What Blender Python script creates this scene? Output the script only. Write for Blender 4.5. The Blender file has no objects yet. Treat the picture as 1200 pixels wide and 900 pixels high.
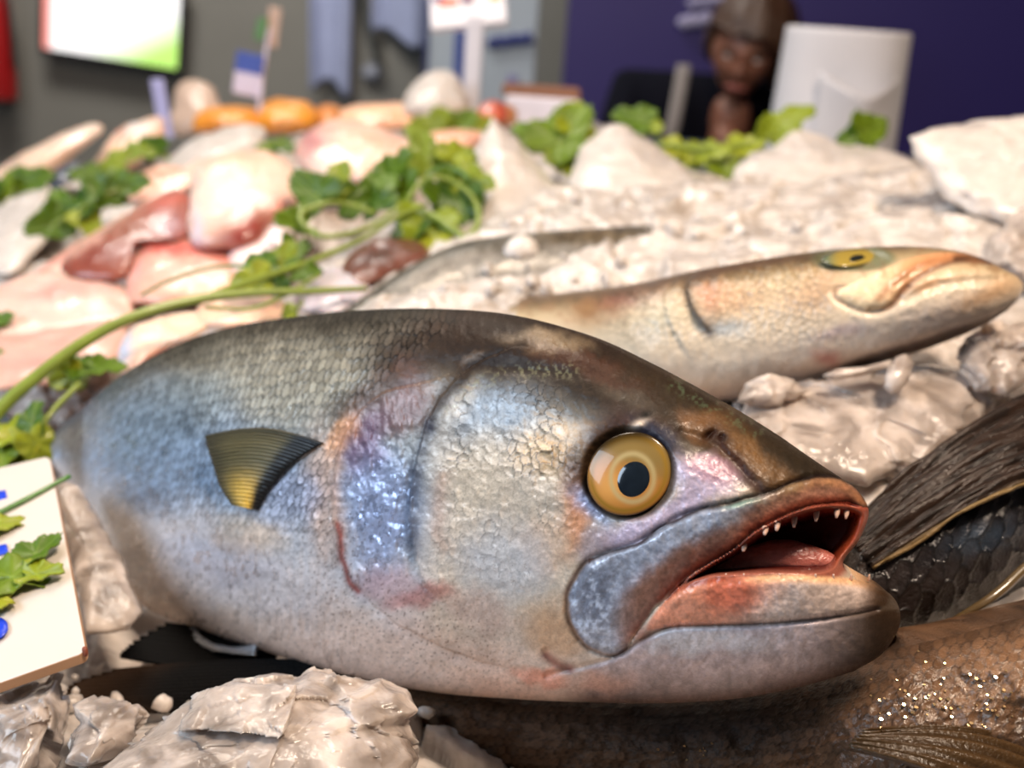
import bpy, bmesh, math, random
import numpy as np
from mathutils import Vector, Matrix

# ------------------------------------------------------------------ camera
SC = bpy.context.scene
COL = SC.collection
FPX = 1250.0                                   # focal length in pixels of the 1200 x 900 frame
CAM = np.array([0.0, 0.0, 0.30])
PITCH, ROLL = math.radians(19.0), math.radians(4.0)
FWD = np.array([0, math.cos(PITCH), -math.sin(PITCH)])
R0 = np.array([1.0, 0, 0]); U0 = np.array([0, math.sin(PITCH), math.cos(PITCH)])
RGT = math.cos(ROLL) * R0 + math.sin(ROLL) * U0
UPV = -math.sin(ROLL) * R0 + math.cos(ROLL) * U0
cam_data = bpy.data.cameras.new('camera')
cam_data.sensor_width = 36.0
cam_data.lens = FPX / 1200 * 36.0
cam_data.clip_start = 0.02
cam_data.dof.use_dof = True
cam_data.dof.focus_distance = 0.415
cam_data.dof.aperture_fstop = 5.7
cam_data.dof.aperture_blades = 7
cam = bpy.data.objects.new('camera', cam_data)
COL.objects.link(cam)
cam.matrix_world = Matrix(((RGT[0], UPV[0], -FWD[0], CAM[0]), (RGT[1], UPV[1], -FWD[1], CAM[1]),
                           (RGT[2], UPV[2], -FWD[2], CAM[2]), (0, 0, 0, 1)))
SC.camera = cam

# ------------------------------------------------------------------ world, lamps, exposure
SC.view_settings.view_transform = 'Standard'
SC.view_settings.look = 'None'
SC.view_settings.gamma = 1.0
SC.view_settings.use_curve_mapping = False
SC.view_settings.exposure = 0.12
world = bpy.data.worlds.new('world'); SC.world = world
world.use_nodes = True
world.node_tree.nodes['Background'].inputs[0].default_value = (0.62, 0.60, 0.62, 1)
world.node_tree.nodes['Background'].inputs[1].default_value = 0.07

def area_lamp(name, loc, target, size, watts, color, size_y=None):
    d = bpy.data.lights.new(name, 'AREA'); d.energy = watts; d.color = color
    d.size = size
    if size_y: d.shape = 'RECTANGLE'; d.size_y = size_y
    o = bpy.data.objects.new(name, d); COL.objects.link(o)
    o.location = loc
    o.rotation_euler = (Vector(target) - Vector(loc)).to_track_quat('-Z', 'Y').to_euler()
    return o
area_lamp('counter_lamp', (0.42, 0.10, 1.50), (0.2, 0.6, 0.05), 0.35, 33, (1.0, 0.80, 0.62))
area_lamp('counter_lamp', (-0.55, 1.25, 1.75), (-0.4, 1.0, 0.05), 0.45, 14, (1.0, 0.83, 0.68))
area_lamp('window_light', (-1.40, -0.15, 0.85), (-0.05, 0.5, 0.05), 1.3, 29, (0.68, 0.83, 1.0), 0.7)
area_lamp('hall_light', (-1.2, 2.6, 2.5), (-1.2, 4.2, 0.4), 1.2, 125, (1.0, 0.95, 0.88))

# ------------------------------------------------------------------ helpers: numbers
def at(px, py, d):
    """world point seen at pixel (px, py) of the 1200 x 900 frame, d metres along the view axis"""
    px = np.asarray(px, float); py = np.asarray(py, float); d = np.asarray(d, float)
    a = ((px - 600) / FPX * d)[..., None]; b = (-(py - 450) / FPX * d)[..., None]
    return CAM + a * RGT + b * UPV + d[..., None] * FWD

def srgb(r, g=None, b=None):
    c = np.array([r, g, b] if g is not None else r, float) / 255.0
    return np.where(c <= 0.04045, c / 12.92, ((c + 0.055) / 1.055) ** 2.4)

def sstep(a, b, x):
    t = np.clip((x - a) / (b - a), 0, 1)
    return t * t * (3 - 2 * t)

def _hash(ix, iy, iz, seed):
    h = (ix.astype(np.int64) * 374761393 + iy.astype(np.int64) * 668265263 + iz.astype(np.int64) * 2147483647 + seed * 1274126177) & 0xFFFFFFFF
    h = ((h ^ (h >> 13)) * 1274126177) & 0xFFFFFFFF
    h = ((h ^ (h >> 16)) * 2246822519) & 0xFFFFFFFF
    h ^= h >> 15
    return (h & 0xFFFFFF) / float(0xFFFFFF)

def vnoise(x, y, z=None, seed=0):
    x = np.asarray(x, float); y = np.asarray(y, float)
    z = np.zeros_like(x) if z is None else np.asarray(z, float)
    ix, iy, iz = np.floor(x), np.floor(y), np.floor(z)
    fx, fy, fz = x - ix, y - iy, z - iz
    fx, fy, fz = [f * f * f * (f * (f * 6 - 15) + 10) for f in (fx, fy, fz)]
    out = 0
    zs = (0, 1) if np.any(fz) else (0,)
    for dz in zs:
        wz = (fz if dz else 1 - fz) if len(zs) > 1 else 1.0
        for dy in (0, 1):
            wy = fy if dy else 1 - fy
            for dx in (0, 1):
                wx = fx if dx else 1 - fx
                out = out + _hash(ix + dx, iy + dy, iz + dz, seed) * wx * wy * wz
    return out * 2 - 1

def fbm(x, y, z=None, octaves=4, seed=0, gain=0.5):
    s, a, tot, k = 0, 1.0, 0, 1.0
    for o in range(octaves):
        s = s + a * vnoise(x * k + 17.3 * o, y * k - 9.1 * o, None if z is None else z * k + 3.7 * o, seed + o)
        tot += a; a *= gain; k *= 2.03
    return s / tot

def voronoi(x, y, seed=0, jitter=0.95):
    ix, iy = np.floor(x), np.floor(y)
    zero = np.zeros_like(ix)
    f1 = np.full(x.shape, 9.0); f2 = np.full(x.shape, 9.0)
    cid = np.zeros(x.shape); dxm = np.zeros(x.shape); dym = np.zeros(x.shape)
    for dy in (-1, 0, 1):
        for dx in (-1, 0, 1):
            cx, cy = ix + dx, iy + dy
            hx = _hash(cx, cy, zero, seed); hy = _hash(cx, cy, zero + 1, seed)
            ddx = x - (cx + 0.5 + (hx - 0.5) * jitter); ddy = y - (cy + 0.5 + (hy - 0.5) * jitter)
            d = np.sqrt(ddx ** 2 + ddy ** 2)
            closer = d < f1
            f2 = np.where(closer, f1, np.minimum(f2, d))
            f1 = np.where(closer, d, f1)
            cid = np.where(closer, _hash(cx, cy, zero + 2, seed), cid)
            dxm = np.where(closer, ddx, dxm); dym = np.where(closer, ddy, dym)
    return f1, f2, cid, dxm, dym

def imbricate(a, b, seed=0, jit=0.18, rad=0.78):
    """overlapping scales; +a is towards the head. returns radius 0..1 in the topmost scale, its id"""
    ia, ib = np.floor(a), np.floor(b)
    best = np.full(a.shape, -99.0); rr = np.ones(a.shape); cid = np.zeros(a.shape); zero = np.zeros_like(ia)
    for db in (-1, 0, 1):
        for da in (-2, -1, 0, 1, 2):
            cb = ib + db
            ca = ia + da
            off = np.where(np.mod(cb, 2) == 0, 0.0, 0.5)
            j1 = (_hash(ca, cb, zero, seed) - 0.5) * jit; j2 = (_hash(ca, cb, zero + 1, seed) - 0.5) * jit
            xa = ca + off + 0.5 + j1; xb = cb + 0.5 + j2
            r = np.sqrt(((a - xa) * 0.92) ** 2 + (b - xb) ** 2) / rad
            ok = (r < 1) & (xa > best)
            best = np.where(ok, xa, best); rr = np.where(ok, r, rr)
            cid = np.where(ok, _hash(ca, cb, zero + 2, seed), cid)
    return rr, cid

def voronoi3(p, seed=0):
    """3D cells: id and offset from the cell's centre"""
    ip = np.floor(p); f1 = np.full(len(p), 9.0); cid = np.zeros(len(p)); off = np.zeros_like(p)
    for dx in (-1, 0, 1):
        for dy in (-1, 0, 1):
            for dz in (-1, 0, 1):
                c = ip + np.array([dx, dy, dz]); h = [_hash(c[:, 0], c[:, 1], c[:, 2], seed + k) for k in range(4)]
                q = p - (c + np.stack(h[:3], 1)); d = (q ** 2).sum(1); m = d < f1
                f1 = np.where(m, d, f1); cid = np.where(m, h[3], cid); off = np.where(m[:, None], q, off)
    return np.sqrt(f1), cid, off

def spline(ctrl, t):
    """Catmull-Rom through rows of ctrl at parameters t in 0..len-1"""
    c = np.asarray(ctrl, float); n = len(c)
    t = np.clip(np.asarray(t, float), 0, n - 1 - 1e-9)
    i = np.floor(t).astype(int); f = (t - i)
    if c.ndim > 1: f = f[..., None]
    p1, p2 = c[i], c[np.minimum(i + 1, n - 1)]
    p0 = np.where((i > 0)[..., None] if c.ndim > 1 else i > 0, c[np.maximum(i - 1, 0)], 2 * p1 - p2)
    p3 = np.where((i < n - 2)[..., None] if c.ndim > 1 else i < n - 2, c[np.minimum(i + 2, n - 1)], 2 * p2 - p1)
    return 0.5 * (2 * p1 + (p2 - p0) * f + (2 * p0 - 5 * p1 + 4 * p2 - p3) * f * f + (3 * p1 - p0 - 3 * p2 + p3) * f ** 3)

def pdist(x, y, pts):
    """distance to a polyline, and the parameter 0..1 along it, and which side"""
    pts = np.asarray(pts, float)
    best = np.full(np.shape(x), 1e9); par = np.zeros(np.shape(x)); side = np.zeros(np.shape(x))
    L = np.r_[0, np.cumsum(np.hypot(*np.diff(pts, axis=0).T))]
    for i in range(len(pts) - 1):
        (ax, ay), (bx, by) = pts[i], pts[i + 1]
        ex, ey = bx - ax, by - ay
        l2 = ex * ex + ey * ey + 1e-12
        t = np.clip(((x - ax) * ex + (y - ay) * ey) / l2, 0, 1)
        d = np.hypot(x - ax - t * ex, y - ay - t * ey)
        m = d < best
        best = np.where(m, d, best)
        par = np.where(m, (L[i] + t * math.sqrt(l2)) / L[-1], par)
        side = np.where(m, np.sign(ex * (y - ay) - ey * (x - ax)), side)
    return best, par, side

def pline(x, y, pts, w, n=5):
    """soft line mask of half width w along a smoothed polyline"""
    p = spline(pts, np.linspace(0, len(pts) - 1, len(pts) * n))
    d, t, s = pdist(x, y, p)
    return np.exp(-(d / w) ** 2)

def sdpoly(x, y, pts, smooth=True):
    """signed distance to a closed polygon, negative inside"""
    pts = np.asarray(pts, float)
    if smooth:
        c = np.vstack([pts[-2:], pts, pts[:3]])
        p = spline(c, np.linspace(2, 2 + len(pts), len(pts) * 5 + 1))[:-1]
    else:
        p = pts
    inside = np.zeros(np.shape(x), bool)
    d, _, _ = pdist(x, y, np.vstack([p, p[:1]]))
    n = len(p)
    for i in range(n):
        (x1, y1), (x2, y2) = p[i], p[(i + 1) % n]
        cond = ((y1 > y) != (y2 > y))
        with np.errstate(divide='ignore', invalid='ignore'):
            xi = (x2 - x1) * (y - y1) / ((y2 - y1) if y2 != y1 else 1e-9) + x1
        inside ^= cond & (x < xi)
    return np.where(inside, -d, d)

def blob(x, y, cx, cy, rx, ry, ang=0):
    c, s = math.cos(math.radians(ang)), math.sin(math.radians(ang))
    dx, dy = x - cx, y - cy
    return np.exp(-(((dx * c + dy * s) / rx) ** 2 + ((-dx * s + dy * c) / ry) ** 2))

def vivid(col, sat=1.25, gam=1.15, mid=.6):
    """deeper pigment: more saturated, darker darks"""
    l = col.mean(1, keepdims=True)
    return mid * (np.clip(l + (col - l) * sat, .001, 1) / mid) ** gam

def mixc(col, c, w):
    return col * (1 - w[:, None]) + np.asarray(c)[None] * w[:, None]

# ------------------------------------------------------------------ helpers: objects
def fast_mesh(name, V, F, smooth=True):
    """mesh object data from arrays; F is (n,4) or (n,3) or a list of both"""
    me = bpy.data.meshes.new(name)
    Fs = F if isinstance(F, list) else [F]
    Fs = [np.asarray(f, np.int32) for f in Fs if len(f)]
    V = np.asarray(V, np.float32)
    me.vertices.add(len(V)); me.vertices.foreach_set('co', V.ravel())
    p0 = V - V.mean(0)
    vol = 0.0
    for f in Fs:
        for a, b, c in ((0, 1, 2), (0, 2, 3))[:f.shape[1] - 2]:
            vol += np.einsum('ij,ij->', p0[f[:, a]].astype(float), np.cross(p0[f[:, b]], p0[f[:, c]]))
    if vol < 0: Fs = [f[:, ::-1] for f in Fs]                    # faces look outwards
    idx = np.concatenate([f.ravel() for f in Fs])
    tot = np.concatenate([np.full(len(f), f.shape[1], np.int32) for f in Fs])
    start = np.r_[0, np.cumsum(tot)[:-1]].astype(np.int32)
    me.loops.add(len(idx)); me.loops.foreach_set('vertex_index', idx.astype(np.int32))
    me.polygons.add(len(tot)); me.polygons.foreach_set('loop_start', start)
    me.polygons.foreach_set('loop_total', tot)
    me.update(calc_edges=True); me.validate()
    me.polygons.foreach_set('use_smooth', np.full(len(me.polygons), smooth))
    return me

def set_col(me, name, rgb):
    a = me.color_attributes.new(name, 'FLOAT_COLOR', 'POINT')
    c = np.ones((len(me.vertices), 4), np.float32); c[:, :3] = rgb
    a.data.foreach_set('color', c.ravel())

def link(name, me, mat=None, parent=None):
    o = bpy.data.objects.new(name, me); COL.objects.link(o)
    if mat is not None and me is not None:
        me.materials.clear(); me.materials.append(mat)
    if parent is not None:
        o.parent = parent
        o.matrix_parent_inverse = parent.matrix_basis.inverted()
    return o

def tag(o, label=None, cat=None, group=None, kind=None):
    if label: o['label'] = label
    if cat: o['category'] = cat
    if group: o['group'] = group
    if kind: o['kind'] = kind
    return o

def thing(name, label, cat, loc=(0, 0, 0), group=None):
    o = bpy.data.objects.new(name, None); COL.objects.link(o)
    o.location = Vector([float(v) for v in loc]); o.empty_display_size = 0.02
    return tag(o, label, cat, group)

# ------------------------------------------------------------------ helpers: materials
def new_mat(name):
    m = bpy.data.materials.new(name); m.use_nodes = True
    nt = m.node_tree
    return m, nt, nt.nodes['Principled BSDF']

def N(nt, kind, **kw):
    n = nt.nodes.new(kind)
    for k, v in kw.items():
        if hasattr(n, k): setattr(n, k, v)
        else: n.inputs[k.replace('_', ' ')].default_value = v
    return n

def plain(name, rgb, rough=0.5, metal=0.0, noise=0.08, nscale=30.0, bump=0.0, bscale=80.0, sss=0.0, spec=0.5, coat=0.0, emit=None, estr=0.0, trans=0.0):
    """a procedural material: base colour broken up by noise, and a fine relief"""
    m, nt, b = new_mat(name)
    c = srgb(*rgb)
    tc = N(nt, 'ShaderNodeTexCoord')
    nz = N(nt, 'ShaderNodeTexNoise'); nz.inputs['Scale'].default_value = nscale; nz.inputs['Detail'].default_value = 4
    nt.links.new(tc.outputs['Object'], nz.inputs['Vector'])
    mx = N(nt, 'ShaderNodeMix', data_type='RGBA')
    mx.inputs[6].default_value = (*[float(v) * (1 - noise * 2) for v in c], 1)
    mx.inputs[7].default_value = (*[min(1.0, float(v) * (1 + noise * 2)) for v in c], 1)
    nt.links.new(nz.outputs['Fac'], mx.inputs[0])
    nt.links.new(mx.outputs[2], b.inputs['Base Color'])
    b.inputs['Roughness'].default_value = rough; b.inputs['Metallic'].default_value = metal
    b.inputs['Specular IOR Level'].default_value = spec; b.inputs['Coat Weight'].default_value = coat
    b.inputs['Subsurface Weight'].default_value = sss; b.inputs['Subsurface Scale'].default_value = 0.01
    b.inputs['Transmission Weight'].default_value = trans
    if emit:
        b.inputs['Emission Color'].default_value = (*[float(v) for v in srgb(*emit)], 1); b.inputs['Emission Strength'].default_value = estr
    if bump:
        n2 = N(nt, 'ShaderNodeTexNoise'); n2.inputs['Scale'].default_value = bscale; n2.inputs['Detail'].default_value = 3
        nt.links.new(tc.outputs['Object'], n2.inputs['Vector'])
        bp = N(nt, 'ShaderNodeBump'); bp.inputs['Strength'].default_value = bump; bp.inputs['Distance'].default_value = 0.004
        nt.links.new(n2.outputs['Fac'], bp.inputs['Height']); nt.links.new(bp.outputs['Normal'], b.inputs['Normal'])
    return m

def skin_mat(name, bump=0.25, bscale=900.0, coat=0.12, sss=0.0, coat_rough=0.18):
    """wet fish skin: colour, roughness and metal sheen are stored on the mesh, fine slime relief is procedural"""
    m, nt, b = new_mat(name)
    a = N(nt, 'ShaderNodeVertexColor', layer_name='tint')
    p = N(nt, 'ShaderNodeVertexColor', layer_name='surface')
    tc = N(nt, 'ShaderNodeTexCoord')
    nz = N(nt, 'ShaderNodeTexNoise'); nz.inputs['Scale'].default_value = bscale; nz.inputs['Detail'].default_value = 3
    nt.links.new(tc.outputs['Object'], nz.inputs['Vector'])
    sep = N(nt, 'ShaderNodeSeparateColor'); nt.links.new(p.outputs['Color'], sep.inputs[0])
    mx = N(nt, 'ShaderNodeMix', data_type='RGBA', blend_type='MULTIPLY'); mx.inputs[0].default_value = 0.35
    rp = N(nt, 'ShaderNodeValToRGB'); rp.color_ramp.elements[0].position = 0.3; rp.color_ramp.elements[1].position = 0.62
    rp.color_ramp.elements[0].color = (0.55, 0.53, 0.5, 1)
    nt.links.new(nz.outputs['Fac'], rp.inputs[0])
    nt.links.new(a.outputs['Color'], mx.inputs[6]); nt.links.new(rp.outputs['Color'], mx.inputs[7])
    nt.links.new(mx.outputs[2], b.inputs['Base Color'])
    nt.links.new(sep.outputs[0], b.inputs['Roughness']); nt.links.new(sep.outputs[1], b.inputs['Metallic'])
    cm = N(nt, 'ShaderNodeMath', operation='MULTIPLY'); cm.inputs[1].default_value = coat
    nt.links.new(sep.outputs[2], cm.inputs[0]); nt.links.new(cm.outputs[0], b.inputs['Coat Weight'])
    sm = N(nt, 'ShaderNodeMath', operation='MULTIPLY_ADD'); sm.inputs[1].default_value = .42; sm.inputs[2].default_value = .06
    nt.links.new(sep.outputs[2], sm.inputs[0]); nt.links.new(sm.outputs[0], b.inputs['Specular IOR Level'])
    b.inputs['Coat Roughness'].default_value = coat_rough
    b.inputs['Subsurface Weight'].default_value = sss; b.inputs['Subsurface Scale'].default_value = 0.008
    bp = N(nt, 'ShaderNodeBump'); bp.inputs['Strength'].default_value = bump; bp.inputs['Distance'].default_value = 0.0006
    nt.links.new(nz.outputs['Fac'], bp.inputs['Height']); nt.links.new(bp.outputs['Normal'], b.inputs['Normal'])
    nt.links.new(bp.outputs['Normal'], b.inputs['Coat Normal'])
    return m

def vcol_mat(name, rough=0.4, coat=0.0, sss=0.0, bump=0.2, bscale=300.0, trans=0.0, spec=0.5, sscale=0.008):
    """colour stored on the mesh plus fine procedural relief"""
    m, nt, b = new_mat(name)
    a = N(nt, 'ShaderNodeVertexColor', layer_name='tint')
    nt.links.new(a.outputs['Color'], b.inputs['Base Color'])
    tc = N(nt, 'ShaderNodeTexCoord')
    nz = N(nt, 'ShaderNodeTexNoise'); nz.inputs['Scale'].default_value = bscale; nz.inputs['Detail'].default_value = 3
    nt.links.new(tc.outputs['Object'], nz.inputs['Vector'])
    bp = N(nt, 'ShaderNodeBump'); bp.inputs['Strength'].default_value = bump; bp.inputs['Distance'].default_value = 0.001
    nt.links.new(nz.outputs['Fac'], bp.inputs['Height']); nt.links.new(bp.outputs['Normal'], b.inputs['Normal'])
    b.inputs['Roughness'].default_value = rough; b.inputs['Coat Weight'].default_value = coat
    b.inputs['Subsurface Weight'].default_value = sss; b.inputs['Subsurface Scale'].default_value = sscale
    b.inputs['Transmission Weight'].default_value = trans; b.inputs['Specular IOR Level'].default_value = spec
    return m

# ------------------------------------------------------------------ helpers: shapes
def grid_faces(nu, nv, off=0, flip=False):
    i, j = np.meshgrid(np.arange(nu - 1), np.arange(nv - 1), indexing='ij')
    a = (i * nv + j + off).ravel(); b = a + nv; c = b + 1; d = a + 1
    return np.stack([a, d, c, b] if flip else [a, b, c, d], 1)

class Body:
    """A fish body: stations from tail to snout give dorsal and ventral outline, depth of the middle plane and half thickness.
    The near flank carries relief and colour, the far flank is its mirror across the fish's own middle plane."""
    def __init__(self, stations, NS, NV, front=None, relief=None, paint=None, expo=2.2, cap=True, tailcap=False):
        st = np.asarray(stations, float); n = len(st)
        s = np.linspace(0, n - 1, NS)
        v = (1 - np.cos(np.linspace(0, math.pi, NV))) / 2 * 0.45 + np.linspace(0, 1, NV) * 0.55
        q = spline(st, s)
        S, Vv = np.meshgrid(s, v, indexing='ij')
        X = q[:, 0][:, None] * (1 - Vv) + q[:, 2][:, None] * Vv
        Y = q[:, 1][:, None] * (1 - Vv) + q[:, 3][:, None] * Vv
        w = np.clip(S - (n - 2), 0, 1)
        if front is not None:
            fv = np.array([f[0] for f in front]); fxy = np.array([f[1:] for f in front], float)
            tt = np.interp(v, fv, np.arange(len(fv)))
            F = spline(fxy, tt)
            ex = st[-1, 0] * (1 - v) + st[-1, 2] * v; ey = st[-1, 1] * (1 - v) + st[-1, 3] * v
            X = X + w ** 2 * (F[:, 0] - ex)[None]; Y = Y + w ** 2 * (F[:, 1] - ey)[None]
        D = q[:, 4][:, None] + 0 * Vv
        T = q[:, 5][:, None] + 0 * Vv
        prof = np.maximum(1 - np.abs(2 * Vv - 1) ** expo, 0) ** 0.55
        if cap: prof = prof * np.maximum(1 - w ** 2.4, 0) ** 0.5
        if tailcap: prof = prof * np.maximum(1 - np.clip(1 - S, 0, 1) ** 2.4, 0) ** 0.5
        mid = at(X, Y, D)
        hgt = np.linalg.norm(mid[:, -1] - mid[:, 0], axis=1)
        cen = mid[:, NV // 2]
        arc = np.r_[0, np.cumsum(np.linalg.norm(np.diff(cen, axis=0), axis=1))]
        A = arc[:, None] + 0 * Vv; B = hgt[:, None] * Vv
        self.X, self.Y, self.S, self.V, self.A, self.B, self.T, self.D = X, Y, S, Vv, A, B, T, D
        dep = D - T * prof
        self.base_dep = dep
        self.edge = sstep(0, 0.06, Vv) * sstep(0, 0.06, 1 - Vv)
        if cap: self.edge = self.edge * (1 - sstep(0.8, 1.0, w))
        if relief is not None: dep = relief(self, dep)
        self.dep = dep
        near = at(X, Y, dep)
        # the middle plane
        tang = np.gradient(cen, axis=0); up = mid[:, 0] - mid[:, -1]
        nrm = np.cross(tang, up); nrm /= np.linalg.norm(nrm, axis=1)[:, None] + 1e-12
        nb = at(X, Y, self.base_dep)
        off = np.einsum('ijk,ik->ij', nb - mid, nrm)
        far = nb - 2 * off[..., None] * nrm[:, None, :]
        self.near, self.nrm, self.mid = near, nrm, mid
        js = np.unique(np.r_[0, np.arange(0, NV, 5), NV - 1]); is_ = np.unique(np.r_[0, np.arange(0, NS, 5), NS - 1])
        fr = far[np.ix_(is_, js)]
        fr[:, 0] = near[is_, 0]; fr[:, -1] = near[is_, -1]
        if cap: fr[-1] = near[-1, js]
        V = np.vstack([near.reshape(-1, 3), fr.reshape(-1, 3)])
        f1 = grid_faces(NS, NV); f2 = grid_faces(len(is_), len(js), NS * NV, True)
        self.verts = V; self.faces = np.vstack([f1, f2])
        if paint is not None:
            tint, surf = paint(self)
            tn = tint.reshape(NS, NV, 3); sn = surf.reshape(NS, NV, 3)
            self.tint = np.vstack([tint, tn[np.ix_(is_, js)].reshape(-1, 3)])
            self.surf = np.vstack([surf, sn[np.ix_(is_, js)].reshape(-1, 3)])
    def build(self, name, mat, parent):
        me = fast_mesh(name, self.verts, self.faces)
        if hasattr(self, 'tint'):
            set_col(me, 'tint', np.clip(self.tint, 0, 1)); set_col(me, 'surface', np.clip(self.surf, 0, 1))
        return link(name, me, mat, parent)
    def depth(self, px, py):
        k = np.argmin((self.X - px) ** 2 + (self.Y - py) ** 2)
        return float(self.dep.ravel()[k])
    def on(self, px, py, lift=0.0):
        return at(px, py, self.depth(px, py) - lift)

def sheet(name, P, thick, mat, parent=None, tint=None, surf=None):
    """a thin closed solid from a grid of points P[nu, nv, 3]"""
    P = np.asarray(P, float); nu, nv = P.shape[:2]
    n = np.cross(np.gradient(P, axis=0), np.gradient(P, axis=1))
    n /= np.linalg.norm(n, axis=2)[..., None] + 1e-12
    th = np.asarray(thick) if np.ndim(thick) else np.full((nu, nv), thick)
    a = (P + n * th[..., None] / 2).reshape(-1, 3); b = (P - n * th[..., None] / 2).reshape(-1, 3)
    m = nu * nv
    F = [grid_faces(nu, nv), grid_faces(nu, nv, m, True)]
    ring = np.r_[np.arange(nv), np.arange(1, nu) * nv + nv - 1, (nu - 1) * nv + np.arange(nv - 2, -1, -1), np.arange(nu - 2, 0, -1) * nv]
    r2 = np.roll(ring, -1)
    F.append(np.stack([ring, r2, r2 + m, ring + m], 1))
    me = fast_mesh(name, np.vstack([a, b]), np.vstack(F))
    if tint is not None:
        t = tint.reshape(-1, 3); set_col(me, 'tint', np.vstack([t, t]))
    if surf is not None:
        t = surf.reshape(-1, 3); set_col(me, 'surface', np.vstack([t, t]))
    return link(name, me, mat, parent)

def fin(name, root, tip, mat, parent, nray=14, nu=None, nv=22, bulge=0.0, thick=0.0012, tint=None, ragged=0.06, seed=3, ray=0.0007, bow=None, wav=0.0):
    """fin membrane between a root line and a tip line (world points), with raised rays"""
    nu = nu or nray * 8
    t = np.linspace(0, 1, nu)
    r = spline(np.asarray(root), t * (len(root) - 1)); e = spline(np.asarray(tip), t * (len(tip) - 1))
    ph = t * nray
    saw = np.abs((ph % 1) - 0.5) * 2                           # 1 on a ray, 0 between two
    e = e + (r - e) * (ragged * (1 - saw) ** 1.5 + 0.5 * ragged * (vnoise(ph * 1.1, 0 * ph, seed=seed) * 0.5 + 0.5))[:, None]
    w = np.linspace(0, 1, nv)
    P = r[:, None] * (1 - w)[None, :, None] + e[:, None] * w[None, :, None]
    n = np.cross(np.gradient(P, axis=0), np.gradient(P, axis=1)); n /= np.linalg.norm(n, axis=2)[..., None] + 1e-12
    P = P + n * (bulge * np.sin(w * math.pi)[None, :, None] * np.ones((nu, 1, 1)))
    if wav:
        U_, W_ = np.meshgrid(t, w, indexing='ij'); P = P + n * (wav * fbm(U_ * 16, W_ * 5, octaves=3, seed=seed))[..., None]
    if bow is not None:
        P = P + np.asarray(bow)[None, None] * (np.sin(w * math.pi)[None, :, None] * (1 - t)[:, None, None])
    th = thick + 2 * ray * (saw[:, None] ** 3) * (1 - 0.6 * w[None])
    tc = sf = None
    if tint is not None:
        U, W = np.meshgrid(t, w, indexing='ij')
        tc, sf = tint(U.ravel(), W.ravel(), saw[:, None].repeat(nv, 1).ravel())
    return sheet(name, P, th, mat, parent, tc, sf)

def outline(pts, n):
    """closed smooth outline with n points"""
    p = np.asarray(pts, float)
    c = np.vstack([p[-2:], p, p[:3]])
    return spline(c, np.linspace(2, 2 + len(p), n, endpoint=False))

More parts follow.
